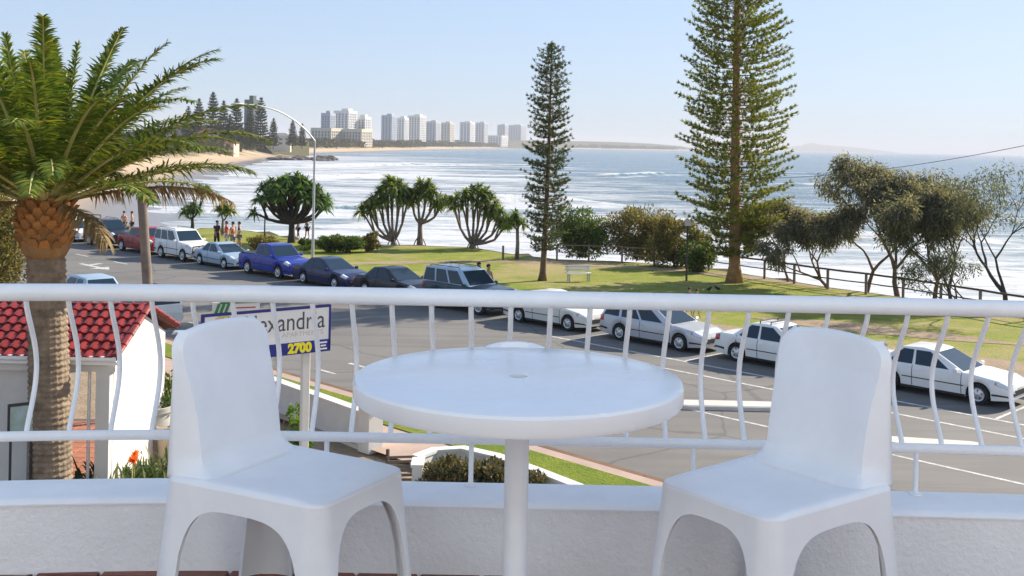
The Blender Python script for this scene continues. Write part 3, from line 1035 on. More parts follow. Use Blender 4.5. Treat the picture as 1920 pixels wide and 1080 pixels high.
# ------------------------------------------------------------------ date palm
def build_palm():
    base = gr(100, 960)
    base = at(101, 905, 20.0); base.z = 0
    topc = at(84, 385, 20.0)
    H = topc.z
    t = thing('date_palm', 'tall date palm with orange trunk crown at the left edge', 'palm tree', (base.x, base.y, 0))
    lean = Vector((topc.x - base.x, 0, 0))
    def cen(z):
        return lean * (z / H) + Vector((0, 0, z))
    # ringed trunk with diamond scars
    rows = []
    nz, na = 260, 60
    for i in range(nz + 1):
        z = -0.1 + (H - 0.75) * i / nz
        r = 0.37 - 0.05 * (z / H) + 0.10 * max(0, 1 - z / 0.8) ** 2
        row = []
        for j in range(na + 1):
            a = 2 * math.pi * j / na
            s = math.sin(a * 10 + z * 30) * math.sin(a * 10 - z * 30)
            rr = r + 0.026 * s + 0.006 * math.sin(z * 41) + random.uniform(-.004, .004)
            row.append(cen(z) + Vector((rr * math.cos(a), rr * math.sin(a), 0)))
        rows.append(row)
    MB().grid(rows).build('trunk', 'palm_trunk', t, True)
    # pineapple of cut leaf bases
    MB().tube([cen(H - 0.95), cen(H - 0.8), cen(H - 0.45), cen(H - 0.1), cen(H + 0.25)], [0.33, 0.42, 0.46, 0.42, 0.2], 24).build('boot', 'bark_warm', t, True)
    bm_ = MB()
    # one curved scale, pointing up and out
    P = [(-0.11, 0.0, 0.0), (0.11, 0.0, 0.0), (-0.085, 0.06, 0.16), (0.085, 0.06, 0.16), (-0.05, 0.11, 0.25), (0.05, 0.11, 0.25)]
    vs = [Vector(p) for p in P] + [Vector((x, y - 0.05, z)) for x, y, z in P]
    bm_.add(vs, [(0, 1, 3, 2), (2, 3, 5, 4), (4, 5, 11, 10), (0, 2, 8, 6), (2, 4, 10, 8), (1, 7, 9, 3), (3, 9, 11, 5), (6, 8, 9, 7), (8, 10, 11, 9)])
    sm = bm_.mesh('leaf_base')
    k = 0
    for ring in range(9):
        z = H - 0.95 + ring * 0.115
        rr = np.interp(z - H, [-0.95, -0.8, -0.45, -0.1, 0.25], [0.33, 0.42, 0.46, 0.43, 0.25]) - 0.03
        for j in range(13):
            a = 2 * math.pi * (j + 0.5 * (ring % 2)) / 13
            o = link('leaf_base', sm, 'palm_boot', t)
            p = cen(z)
            o.location = (p.x + rr * math.cos(a), p.y + rr * math.sin(a), p.z)
            o.rotation_euler = (random.uniform(-.12, .12) - 0.05, random.uniform(-.1, .1), a - math.pi / 2)
            sc = random.uniform(0.85, 1.15)
            o.scale = (sc, sc * random.uniform(.8, 1.2), sc)
    # fronds
    def frond(az, el, L, droop, dry=False, lw=0.47, seed=0):
        rg = random.Random(seed)
        pts = []
        d = Vector((math.cos(az) * math.cos(el), math.sin(az) * math.cos(el), math.sin(el)))
        p = Vector((math.cos(az) * 0.25, math.sin(az) * 0.25, 0)) + cen(H + 0.05)
        n = 26
        for i in range(n + 1):
            pts.append(p.copy())
            s = i / n
            d = (d + Vector((0, 0, -1)) * droop * (0.25 + 1.9 * s * s) / n).normalized()
            p = p + d * (L / n)
        rad = [0.045 * (1 - i / n) ** 0.7 + 0.009 for i in range(n + 1)]
        fr = MB().tube(pts, rad, 5, False, 0.6).build('frond', 'rachis' if not dry else 'palm_dry', t, True)
        P = np.array([[q.x, q.y, q.z] for q in pts])
        nl = int(40 * L)
        ts = np.linspace(0.16, 0.995, nl)
        idx = ts * n
        i0 = np.minimum(idx.astype(int), n - 1); fr_ = (idx - i0)[:, None]
        B = P[i0] * (1 - fr_) + P[i0 + 1] * fr_
        T = unit(P[i0 + 1] - P[i0])
        side = unit(np.cross(T, np.array([0, 0, 1.0]) + 1e-3))
        up = unit(np.cross(side, T))
        out = []
        for sg in (1, -1):
            jit = rng.normal(0, 0.2, (nl, 3))
            fwd = (0.35 + 0.75 * ts ** 2)[:, None]
            D = side * sg * 0.9 + T * fwd + up * (0.42 - 0.25 * ts[:, None]) + jit
            ll = lw * np.interp(ts, [0.16, 0.25, 0.6, 0.9, 1.0], [0.35, 0.85, 1.0, 0.6, 0.35]) * rng.uniform(0.8, 1.1, nl)
            out.append(strap(B, D, up, ll, 0.038 * np.ones(nl), (0.30 if not dry else 0.9) * np.ones(nl) * rng.uniform(.5, 1.5, nl), 3))
        v, f = joinvf(out)
        me = np_mesh('leaflets', v, f)
        link('leaflets', me, 'palm_dry' if dry else 'palm_leaf', fr)
    k = 0
    for tier, (cnt, el, L, dr) in enumerate([(6, 80, 3.35, 0.5), (9, 66, 3.75, 0.8), (12, 53, 4.15, 1.0), (14, 42, 4.1, 1.1), (14, 32, 4.1, 1.05), (12, 21, 3.9, 0.9)]):
        for j in range(cnt):
            az = 2 * math.pi * (j + 0.37 * tier + random.uniform(-.25, .25)) / cnt
            frond(az, R(el + random.uniform(-6, 6)), L * random.uniform(0.80, 1.02), dr * random.uniform(.85, 1.2), seed=k)
            k += 1
    for az, el, L, dr in ((R(30), 14, 3.3, 0.9), (R(190), 0, 2.4, 1.7), (R(230), 5, 2.2, 1.3), (R(-32), -4, 1.7, 1.2)):
        frond(az, R(el), L, dr, True, 0.38, seed=k)
        k += 1
build_palm()

# ------------------------------------------------------------------ small white house with red tiled roof
def build_house():
    Y0, Y1 = 20.5, 24.0                     # front and rear eaves
    XR = at(222, 672, Y0).x                 # right gable plane
    XL = XR - 6.5
    ZE = at(110, 672, Y0).z                 # eave height
    YM = (Y0 + Y1) / 2
    ZR = at(150, 576, YM).z                 # ridge height
    t = thing('white_house', 'small white porch house with glossy red tiled roof', 'house', (XR, Y0, 0))
    def L(x, y, z):
        return Vector((x - XR, y - Y0, z))
    # gable wall on the right, sunlit
    gx = XR - 0.16
    poly = [(0.22, 0.0), (Y1 - Y0 - 0.22, 0.0), (Y1 - Y0 - 0.22, ZE - 0.02), (YM - Y0, ZR - 0.08), (0.22, ZE - 0.02)]
    m = Matrix(((0, 0, 1, gx - XR - 0.2), (1, 0, 0, 0), (0, 1, 0, 0), (0, 0, 0, 1)))
    MB().prism(poly, 0.2, m).build('gable_wall', 'wall_white', t)
    # front: wall on the left, corner pier, lintel beam
    MB().box(L(at(20, 750, Y0 + .3).x - 1.6, Y0 + 0.34, ZE / 2 - 0.03), (3.9, 0.2, ZE - 0.12)).build('front_wall', 'wall_white', t)
    MB().box(L(XR - 0.30, Y0 + 0.17, ZE / 2 - 0.12), (0.26, 0.26, ZE - 0.25)).build('pier', 'wall_white', t)
    MB().box(L((XL + XR) / 2 - 0.02, Y0 + 0.17, ZE - 0.13), (XR - XL - 0.10, 0.24, 0.24)).build('lintel', 'wall_white', t)
    MB().box(L((XL + XR) / 2, Y1 - 0.3, ZE / 2), (1.0, 0.2, ZE - 0.1)).build('rear_pier', 'wall_white', t)
    cx = at(327 / 1.93, 700, Y0 + .5).x
    MB().tube([L(at(168, 700, Y0 + .17).x, Y0 + 0.17, 0.0), L(at(168, 700, Y0 + .17).x, Y0 + 0.17, ZE - 0.26)], 0.03, 10).build('porch_post', 'rail_white', t, True, 40)
    # fascia and gutter
    MB().box(L((XL + XR) / 2, Y0 - 0.03, ZE - 0.02), (XR - XL, 0.05, 0.16)).build('fascia', 'rail_white', t)
    MB().tube([L(XL, Y0 - 0.09, ZE + 0.02), L(XR, Y0 - 0.09, ZE + 0.02)], 0.055, 10).build('gutter', 'rail_white', t, True, 40)
    # roof deck
    dz = (ZR - ZE) / (YM - Y0)
    rf = MB().grid([[L(XL, Y0 - 0.12, ZE + 0.05 - 0.12 * dz), L(XL, YM, ZR), L(XL, Y1 + 0.12, ZE + 0.05 - 0.12 * dz)], [L(XR, Y0 - 0.12, ZE + 0.05 - 0.12 * dz), L(XR, YM, ZR), L(XR, Y1 + 0.12, ZE + 0.05 - 0.12 * dz)]])
    rf = rf.build('roof', 'roof_under', t)
    md = rf.modifiers.new('thickness', 'SOLIDIFY'); md.thickness = 0.05; md.offset = 0
    # tiles: one curved pan each
    sl = math.hypot(YM - Y0 + 0.12, ZR - ZE + 0.12 * dz)
    nC = 7
    ch = sl / nC
    tw = 0.215
    rows = []
    for v_ in (0.0, 0.5, 1.0):
        row = []
        for i in range(9):
            u = i / 8
            prof = 0.030 * math.sin(math.pi * min(1, u / 0.62)) if u < 0.62 else -0.012 * math.sin(math.pi * (u - 0.62) / 0.38)
            row.append((u * tw, v_ * ch * 1.16, prof + 0.034 * (1 - v_)))
        rows.append(row)
    tb = MB().grid(rows)
    # butt end that faces the street
    n0 = len(tb.v)
    tb.v += [(x, y, z - 0.034) for x, y, z in tb.v[:9]]
    tb.f += [(i + 1, i, n0 + i, n0 + i + 1) for i in range(8)]
    tmesh = tb.mesh('roof_tile', True, 40)
    pitch = math.atan(dz)
    nX = int((XR - XL) / tw)
    for side in (0, 1):
        for c in range(nC):
            for k in range(nX):
                if side == 1 and k < nX - 6:
                    continue                     # the far slope shows only by the gable
                o = link('roof_tile', tmesh, 'roof_red', rf)
                x = XR - (k + 1) * tw
                s = c * ch
                if side == 0:
                    y, z = Y0 - 0.12 + s * math.cos(pitch), ZE + 0.05 - 0.12 * dz + s * math.sin(pitch)
                    o.rotation_euler = (pitch, 0, 0)
                    o.location = L(x, y, z + 0.03)
                else:
                    y, z = Y1 + 0.12 - s * math.cos(pitch), ZE + 0.05 - 0.12 * dz + s * math.sin(pitch)
                    o.rotation_euler = (pitch, 0, math.pi)
                    o.location = L(x + tw, y, z + 0.03)
                o.location.z += random.uniform(-.004, .004)
    # ridge caps and verge caps
    def cap(a, b, nm):
        d = (b - a); n = max(1, int(d.length / 0.34))
        for i in range(n):
            p, q = a + d * (i / n), a + d * ((i + 1.12) / n)
            MB().tube([p + Vector((0, 0, .012)), q], [0.085, 0.072], 10, True, 0.75).build(nm, 'roof_red', rf, True, 40)
    cap(L(XL, YM, ZR + 0.04), L(XR, YM, ZR + 0.04), 'ridge_cap')
    cap(L(XR - 0.02, Y0 - 0.12, ZE + 0.06), L(XR - 0.02, YM, ZR + 0.05), 'verge_cap')
    cap(L(XR - 0.02, Y1 + 0.12, ZE + 0.06), L(XR - 0.02, YM, ZR + 0.05), 'verge_cap')
build_house()
# terracotta paving below and behind the porch
pv = MB()
o = sheet('paved_court', [(-17, 13), (-5.9, 13), (-5.9, 24.6), (-9.8, 28.5), (-17, 28.5)], 0.05, 'grout', label='terracotta paved court around the white house')
tp = MB().cbox((0, 0, 0), (0.385, 0.385, 0.03), 0.006).mesh('paver')
for i in range(14):
    for j in range(16):
        x, y = -11.4 + i * 0.4, 22.0 + j * 0.4
        if x + y < 18.4 and y < 28.3 and x < -6.1:
            link('paver', tp, 'terracotta_paving', o, (x, y, 0.062))
# picture board leaning by the white wall
b0 = at(40, 790, 19.6)
sb = thing('picture_board', 'dark framed picture board beside the white house wall', 'board', (b0.x, b0.y, 0.05), R(35))
zb = b0.z - 0.05
MB().box((0, 0, zb), (0.46, 0.04, 0.66)).build('frame', 'dark_metal', sb)
pm('poster_green', (0.22, 0.34, 0.22), 0.4, 0.0, 2.2, col2=(0.45, 0.55, 0.62))
MB().box((0, -0.023, zb), (0.38, 0.006, 0.56)).build('picture', 'poster_green', sb)
for s in (-0.17, 0.17):
    MB().box((s, 0.02, (zb - 0.33) / 2), (0.04, 0.04, zb - 0.33)).build('leg', 'dark_metal', sb)

# ------------------------------------------------------------------ garden by the gable
def urn(name, label, p, r, h, m='concrete'):
    t = thing(name, label, 'urn', (p.x, p.y, 0.05))
    MB().lathe([(r * .55, 0), (r * .6, .06), (r * .42, .10), (r * .45, .16), (r * .8, h * .45), (r * .98, h * .8), (r * .95, h * .9), (r * 1.1, h * .93), (r * 1.1, h), (r * .98, h), (r * .9, h * .9)], 28).build('pot', m, t, True, 35)
    MB().lathe([(r * .9, 0), (r * .1, .03)], 20, (0, 0, h * .89)).build('soil', 'timber_dark', t)
    return t
pm('pot_stone', (0.50, 0.49, 0.45), 0.85, 0.3, 5, 0.4, 30)
pm('pot_cream', (0.66, 0.55, 0.38), 0.8, 0.3, 5, 0.3, 30)
urn('garden_urn', 'large grey stone urn beside the gable wall', gr(283, 905), 0.42, 1.62, 'pot_stone')
urn('garden_urn', 'cream pot next to the large grey urn', gr(312, 912), 0.22, 1.25, 'pot_cream')

def leaf_shrub(name, label, p, rx, ry, rz, n, ln, wd, m, zc=None, cat='shrub', group=None, stems=5, clumps=0, seed=1, stem_m='bark_brown'):
    """shrub: stems plus many leaf faces in uneven clumps"""
    rg = np.random.default_rng(seed)
    t = thing(name, label, cat, (p.x, p.y, p.z), 0, group)
    zc = rz if zc is None else zc
    mb = MB()
    for i in range(stems):
        a = rg.uniform(0, 6.28); q = rg.uniform(0.3, 0.8)
        mb.tube([(0.12 * math.cos(a) * rx, 0.12 * math.sin(a) * ry, -0.05), (0.3 * q * math.cos(a) * rx, 0.3 * q * math.sin(a) * ry, zc * 0.6), (q * math.cos(a) * rx, q * math.sin(a) * ry, zc + rz * 0.5 * rg.uniform(0, 1))], [0.03 + 0.015 * rz, 0.025, 0.008], 5)
    mb.build('stem', stem_m, t, True)
    k = clumps or max(8, int(n / 140))
    u = rg.normal(size=(k, 3)); u = unit(u) * rg.uniform(0.35, 0.95, (k, 1))
    u[:, 2] = np.maximum(u[:, 2], -0.75)
    cc = u * np.array([rx, ry, rz]) + np.array([0, 0, zc])
    cs = rg.uniform(0.22, 0.42, k)
    which = rg.integers(0, k, n)
    off = unit(rg.normal(size=(n, 3))) * rg.uniform(0.2, 1.0, (n, 1)) ** 0.6
    c = cc[which] + off * cs[which][:, None] * np.array([rx, ry, rz]) * 0.95
    c[:, 2] = np.maximum(c[:, 2], 0.02)
    d = off + rg.normal(0, 0.6, (n, 3)) + np.array([0, 0, 0.35])
    v, f = leaf_quads(c, d, rg.normal(size=(n, 3)), ln * rg.uniform(.7, 1.3, n), wd * rg.uniform(.7, 1.3, n))
    link('foliage', np_mesh('foliage', v, f), m, t)
    return t
def strap_plant(name, label, p, n, L, m, flowers=0, seed=1, spread=0.5):
    rg = np.random.default_rng(seed)
    t = thing(name, label, 'plant', (p.x, p.y, p.z))
    az = rg.uniform(0, 6.28, n); el = rg.uniform(0.5, 1.45, n)
    b = np.stack([rg.normal(0, spread, n), rg.normal(0, spread, n), np.zeros(n)], 1)
    d = np.stack([np.cos(az) * np.cos(el), np.sin(az) * np.cos(el), np.sin(el)], 1)
    v, f = strap(b, d, np.tile([0, 0, 1.0], (n, 1)) + 0.01, L * rg.uniform(.7, 1.2, n), 0.05 * np.ones(n), rg.uniform(.3, .9, n), 4)
    link('leaves', np_mesh('leaves', v, f), m, t)
    for i in range(flowers):
        x, y = rg.normal(0, spread * .8), rg.normal(0, spread * .8)
        h = L * rg.uniform(0.7, 0.95)
        st = MB().tube([(x, y, 0), (x + .03, y, h)], 0.008, 5).build('flower_stem', 'rachis', t)
        nn = 40
        dd = unit(rg.normal(size=(nn, 3)) + np.array([0, 0, .6]))
        v, f = leaf_quads(np.tile([x + .03, y, h], (nn, 1)), dd, rg.normal(size=(nn, 3)), 0.10 * rg.uniform(.7, 1.2, nn), .04 * np.ones(nn))
        link('flower_head', np_mesh('flower_head', v, f), 'flower_orange', st)
    return t
strap_plant('clivia_clump', 'clump of strappy leaves with orange flowers under the lower rail at left', at(262, 905, 21.2) * Vector((1, 1, 0)) if False else Vector((at(258, 880, 21.0).x, 21.0, 0.55)), 1700, 0.95, 'clivia_leaf', 5, 5, 0.6)
MB_pl = MB()
raised = tag(MB().cbox((at(262, 880, 21.0).x, 21.1, 0.30), (2.2, 1.6, 0.56), 0.04).build('planter_bed', 'concrete'), 'raised concrete bed under the orange flowers', 'planter')
leaf_shrub('dark_shrub', 'dark green shrub beside the gable corner behind the left chair', Vector((at(338, 760, 24.0).x, 24.0, 0)), 0.55, 0.6, 1.15, 2600, 0.10, 0.05, 'bush_green', 1.35, seed=3)
leaf_shrub('lime_shrub', 'bright lime green shrub behind the left chair back', Vector((at(553, 790, 22.5).x, 22.5, 0)), 0.42, 0.45, 0.75, 2200, 0.09, 0.05, 'bush_lime', 1.25, seed=4)
leaf_shrub('olive_tree', 'yellow green leafy tree behind the palm at the left edge', Vector((at(5, 460, 40).x - .3, 40, 0)), 1.4, 1.6, 2.0, 7000, 0.22, 0.07, 'bush_leaf', 3.5, cat='tree', seed=6)

# ------------------------------------------------------------------ garden walls along the verge
def wall_run(name, pts, h, th, label, cap=True, m='wall_white'):
    t = thing(name, label, 'wall', (pts[0][0], pts[0][1], 0))
    o0 = Vector((pts[0][0], pts[0][1], 0))
    P = [Vector((p[0], p[1], 0)) - o0 for p in pts]
    def off(i, o):
        d1 = (P[min(i + 1, len(P) - 1)] - P[max(i - 1, 0)]).normalized()
        return P[i] + Vector((-d1.y, d1.x, 0)) * o
    def run(o, z0, z1):
        rows = []
        for i in range(len(P)):
            a, b = off(i, -o), off(i, o)
            rows.append([(a.x, a.y, z0), (a.x, a.y, z1), (b.x, b.y, z1), (b.x, b.y, z0), (a.x, a.y, z0)])
        mb = MB().grid(rows)
        mb.f += [(0, 3, 2, 1), tuple(len(mb.v) - 5 + k for k in (0, 1, 2, 3))]
        return mb
    for mb, nm in ((run(th / 2, -0.05, h), 'wall'), (run(th / 2 + 0.03, h + 0.002, h + 0.06), 'coping')):
        o = mb.build(nm, m, t)
        bm = bmesh.new(); bm.from_mesh(o.data); bmesh.ops.recalc_face_normals(bm, faces=bm.faces); bm.to_mesh(o.data); bm.free()
    return t
HZ = 0.92
w0, w1 = gr(470, 694, HZ), gr(690, 772, HZ)
wall_run('garden_wall', [w0, w1], HZ - 0.06, 0.22, 'white garden wall behind the sign post, left of the table')
w1b = w1 + Vector((0.08, -0.1, 0))
pier = thing('gate_pier', 'white gate pier with flared cap at the end of the garden wall', 'pier', (w1b.x, w1b.y, 0), R(-45))
MB().box((0, 0, 0.55), (0.42, 0.42, 1.1)).build('shaft', 'wall_white', pier)
MB().add([(x * k, y * k, z) for k, z in ((0.30, 1.102), (0.30, 1.16), (0.05, 1.34)) for x, y in ((-1, -1), (1, -1), (1, 1), (-1, 1))],
         [(0, 1, 5, 4), (1, 2, 6, 5), (2, 3, 7, 6), (3, 0, 4, 7), (4, 5, 9, 8), (5, 6, 10, 9), (6, 7, 11, 10), (7, 4, 8, 11), (8, 9, 10, 11), (3, 2, 1, 0)]).build('cap', 'wall_white', pier)
arc = [gr(782, 872, HZ), gr(786, 852, HZ), gr(815, 841, HZ), gr(868, 838, HZ), gr(930, 852, HZ), gr(1000, 877, HZ), gr(1100, 916, HZ), gr(1160, 941, HZ)]
wall_run('garden_wall', arc, HZ - 0.06, 0.2, 'white curved planter wall behind the hedge under the table')
for k, (px, py, rx, n, sd_) in enumerate(((852, 905, 1.0, 5200, 11), (925, 912, 0.9, 4600, 12), (985, 932, 0.8, 2600, 13))):
    p = gr(px, py, 0.62)
    leaf_shrub('hedge_shrub', ('rounded brown green hedge shrub left of the thin railing post under the table', 'brown green hedge shrub just left of the table pole', 'low brown green hedge shrub right of the table pole')[k],
               Vector((p.x, p.y + 0.3, 0.0)), rx * 0.72, 0.62, 0.42, n, 0.085, 0.05, 'hedge_leaf', 0.62, seed=sd_, group='hedge shrubs under the table')
# slatted timber screen by the gap in the wall
ga, gb = gr(725, 858, 0.75), gr(778, 872, 0.75)
scr = thing('timber_screen', 'slatted brown timber screen beside the hedge', 'screen', (ga.x, ga.y, 0), math.atan2(gb.y - ga.y, gb.x - ga.x))
wl = (gb - ga).length
for i in range(9):
    MB().box((wl / 2, 0, 0.08 + i * 0.095), (wl, 0.03, 0.05), 0, Matrix.Rotation(R(-12), 3, 'Y')).build('slat', 'timber_grey', scr)
for xx in (0.0, wl):
    MB().box((xx, 0.03, 0.46), (0.06, 0.05, 0.92)).build('post', 'timber_dark', scr)

# ------------------------------------------------------------------ signs
pm('sign_white', (0.82, 0.81, 0.78), 0.4, 0.04, 4)
pm('sign_blue', (0.012, 0.02, 0.22), 0.4, 0.1, 4)
pm('sign_yellow', (0.90, 0.78, 0.02), 0.4, 0.05, 4)
pm('sign_gold', (0.75, 0.55, 0.18), 0.5, 0.2, 6)
pm('sign_ink', (0.08, 0.08, 0.10), 0.5, 0.1, 4)
pm('sign_pale', (0.60, 0.56, 0.52), 0.5, 0.1, 4)
pm('sign_green', (0.02, 0.26, 0.07), 0.4, 0.1, 4)
pm('sign_red', (0.60, 0.06, 0.04), 0.4, 0.1, 4)
def text(body, size, x, z, m, parent, y=-0.045, sx=1.0, name='lettering', align='LEFT', shear=0.0, bold=0.0):
    c = bpy.data.curves.new(name, 'FONT')
    c.body = body
    c.size = size
    c.align_x = align
    c.extrude = 0.002
    c.offset = bold
    c.shear = shear
    tmp = bpy.data.objects.new('tmp', c)
    C.objects.link(tmp)
    me = bpy.data.meshes.new_from_object(tmp.evaluated_get(bpy.context.evaluated_depsgraph_get()))
    bpy.data.objects.remove(tmp)
    bpy.data.curves.remove(c)
    o = link(name, me, m)
    o.parent = parent
    o.rotation_euler = (R(90), 0, 0)
    o.location = (x, y, z)
    o.scale = (sx, 1, 1)
    return o
sa, sb_ = at(378, 591, 16.2), at(619, 570, 17.5)
sz = (sa.z + sb_.z) / 2
ang = math.atan2(sb_.y - sa.y, sb_.x - sa.x)
SW = math.hypot(sb_.x - sa.x, sb_.y - sa.y)
SH = 0.735
sg = thing('street_sign', 'white signboard with blue border and yellow number behind the left chair', 'sign', (sa.x, sa.y, 0), ang)
bd = MB().box((SW / 2, 0, sz - SH / 2), (SW, 0.06, SH)).build('board', 'sign_white', sg)
for (cx, cz, w_, h_) in ((SW / 2, sz - 0.0175, SW, 0.035), (0.0175, sz - SH / 2, 0.035, SH - 0.07), (SW - 0.0175, sz - SH / 2, 0.035, SH - 0.07)):
    MB().box((cx, -0.003, cz), (w_, 0.07, h_)).build('border', 'sign_blue', sg)
MB().box((SW / 2, -0.003, sz - SH + 0.095), (SW, 0.07, 0.19)).build('blue_strip', 'sign_blue', sg)
text('Alexandria', 0.40, SW - 0.10, sz - 0.35, 'sign_ink', sg, -0.032, 0.83, align='RIGHT')
text('BEACHSIDE APARTMENTS' if False else 'APARTMENTS', 0.11, SW - 0.13, sz - 0.455, 'sign_pale', sg, -0.032, 1.05, align='RIGHT')
text('2700', 0.20, SW - 0.34, sz - SH + 0.03, 'sign_yellow', sg, -0.040, 1.0, align='RIGHT', bold=0.012)
# white emblem of bars at the right end of the strip
for cz, w_ in ((0.135, 0.13), (0.085, 0.09), (0.035, 0.13)):
    MB().box((SW - 0.13, -0.040, sz - SH + cz + 0.01), (w_, 0.006, 0.024)).build('emblem_bar', 'sign_white', sg)
# golden sun with a dark palm head at the left
MB().lathe([(0.17, 0.0), (0.17, 0.004)], 28, (0.33, -0.036, sz - 0.19), 'Y').build('sun_disc', 'sign_gold', sg)
MB().lathe([(0.045, 0.0), (0.045, 0.004)], 16, (0.36, -0.041, sz - 0.13), 'Y').build('palm_head', 'sign_ink', sg)
for k in range(6):
    a = k * R(60)
    MB().box((0.36 + 0.05 * math.cos(a), -0.0395, sz - 0.13 + 0.035 * math.sin(a)), (0.09, 0.003, 0.014), 0, Matrix.Rotation(-a, 3, 'Y')).build('palm_frond', 'sign_ink', sg)
for px in (0.16, 0.825):
    MB().cbox((SW * px, 0.085, (sz - 0.03) / 2), (0.13, 0.09, sz - 0.03), 0.01).build('post', 'wall_white', sg)
# green topped sign further back
ga = at(398, 588, 30.0); gb = at(487, 566, 30.5)
gs = thing('green_sign', 'small white sign with green trim beyond the blue bordered signboard', 'sign', (ga.x, ga.y, 0), math.atan2(gb.y - ga.y, gb.x - ga.x))
gw = math.hypot(gb.x - ga.x, gb.y - ga.y)
gz = at(440, 566, 30.2).z
MB().box((gw / 2, 0, gz - 0.20), (gw, 0.05, 0.40)).build('board', 'sign_white', gs)
MB().box((gw / 2 + 0.1, -0.004, gz - 0.025), (gw - 0.2, 0.06, 0.05)).build('trim', 'sign_green', gs)
for k in range(3):
    MB().prism([(0.02 + k * 0.13, -0.38), (0.10 + k * 0.13, -0.38), (0.22 + k * 0.13, -0.04), (0.14 + k * 0.13, -0.04)], 0.01, Matrix.Translation((0, -0.036, gz)) @ Matrix.Rotation(R(90), 4, 'X')).build('stripe', 'sign_green', gs)
MB().box((gw * 0.66, -0.028, gz - 0.17), (gw * 0.5, 0.006, 0.035)).build('red_bar', 'sign_red', gs)
for px in (0.2, 0.8):
    MB().box((gw * px, 0.05, (gz - 0.05) / 2), (0.07, 0.05, gz - 0.05)).build('post', 'metal_grey', gs)
# timber pole and street lamp
pb, pt = at(284, 600, 36.0), at(264, 338, 36.0)
pb.z = 0
pb.x = at(287, 640, 36).x
tag(MB().tube([pb - Vector((0, 0, .1)), pb.lerp(pt, 0.5), pt], [0.175, 0.16, 0.145], 14).build('timber_pole', 'timber_grey', None, True, 40), 'leaning grey timber pole right of the palm', 'pole')
lb = gr(586, 492)
lamp = thing('street_lamp', 'tall white street lamp with long curved arm over the street', 'street lamp', (lb.x, lb.y, 0.12), R(225))
zt = at(583, 268, lb.y).z
MB().tube([(0, 0, 0), (0, 0, 1.2), (0, 0, zt)], [0.10, 0.085, 0.06], 12).build('pole', 'metal_grey', lamp, True, 40)
zh = at(447, 199, lb.y - 3.6).z
pts = []
for i in range(12):
    s = i / 11
    pts.append((5.1 * s ** 1.05, 0, zt + (zh - zt) * (1 - (1 - s) ** 2.4)))
MB().tube(pts, [0.055 - 0.02 * i / 11 for i in range(12)], 8).build('arm', 'metal_grey', lamp, True, 40)
MB().tube([(5.0, 0, zh), (5.2, 0, zh + .01), (5.6, 0, zh - .01), (5.8, 0, zh - .04)], [0.05, 0.12, 0.13, 0.05], 10, True, 0.6).build('lamp_head', 'metal_grey', lamp, True, 50)
MB().lathe([(0.2, 0), (0.2, .03), (0.13, .05)], 14).build('base_flange', 'metal_grey', lamp)

# ------------------------------------------------------------------ vehicles
def paint(name, col, rough=0.4, coat=0.5, metallic=0.0):
    return pm(name, col, rough, 0.05, 3, 0, coat=coat, metallic=metallic, spec=0.25)
for nm, col, mt in (('paint_white', (0.80, 0.80, 0.78), 0), ('paint_silver', (0.55, 0.57, 0.60), 0.35), ('paint_pale_blue', (0.38, 0.50, 0.60), 0.3), ('paint_blue', (0.018, 0.045, 0.33), 0.15), ('paint_navy', (0.010, 0.020, 0.085), 0.0),
                    ('paint_black', (0.008, 0.012, 0.024), 0), ('paint_red', (0.28, 0.012, 0.015), 0), ('paint_teal', (0.025, 0.055, 0.075), 0.2), ('paint_cream', (0.72, 0.70, 0.64), 0)):
    paint(nm, col, metallic=mt)
m_, nt_, b_ = _new('car_glass')
b_.inputs['Base Color'].default_value = (0.012, 0.03, 0.05, 1); b_.inputs['Roughness'].default_value = 0.06; b_.inputs['Specular IOR Level'].default_value = 0.45
pm('car_black', (0.018, 0.018, 0.02), 0.6, 0.2, 6)
pm('tyre', (0.016, 0.016, 0.017), 0.85, 0.2, 9)
pm('alloy', (0.62, 0.63, 0.65), 0.3, 0.1, 6, metallic=0.6)
pm('lamp_clear', (0.70, 0.74, 0.78), 0.12, 0.1, 9, coat=0.6)
pm('lamp_red', (0.40, 0.01, 0.01), 0.2, 0.1, 9, coat=0.6)
pm('lamp_amber', (0.70, 0.25, 0.03), 0.2, 0.1, 9, coat=0.6)
pm('plate', (0.75, 0.74, 0.66), 0.5, 0.05, 9)
pm('chrome', (0.65, 0.66, 0.68), 0.18, 0.05, 5, metallic=0.9)

def sedan(L=4.75, H=1.43, W=1.80):
    return dict(L=L, W=W, H=H, wb=2.75, fx=0.90, r=0.318, gc=0.19, belt=0.86, deck=[(-L / 2, .62), (-L / 2 + .06, .86), (-L / 2 + .35, .93), (-1.25, .93), (-1.1, .89), (.75, .88), (1.25, .88), (L / 2 - .35, .78), (L / 2 - .06, .66), (L / 2, .50)],
                cab=(-1.62, -.92, .10, 1.12), wins=[(.10, .40), (.44, .84)], roofw=.58)
def wagon(L=4.85, H=1.50, W=1.80):
    return dict(L=L, W=W, H=H, wb=2.8, fx=0.95, r=0.318, gc=0.19, belt=0.87, deck=[(-L / 2, .60), (-L / 2 + .05, .88), (-L / 2 + .25, .94), (-1.25, .90), (.75, .89), (1.25, .89), (L / 2 - .35, .79), (L / 2 - .06, .67), (L / 2, .50)],
                cab=(-2.33, -1.98, .12, 1.15), wins=[(.04, .26), (.30, .56), (.59, .88)], roofw=.60, rails=True)
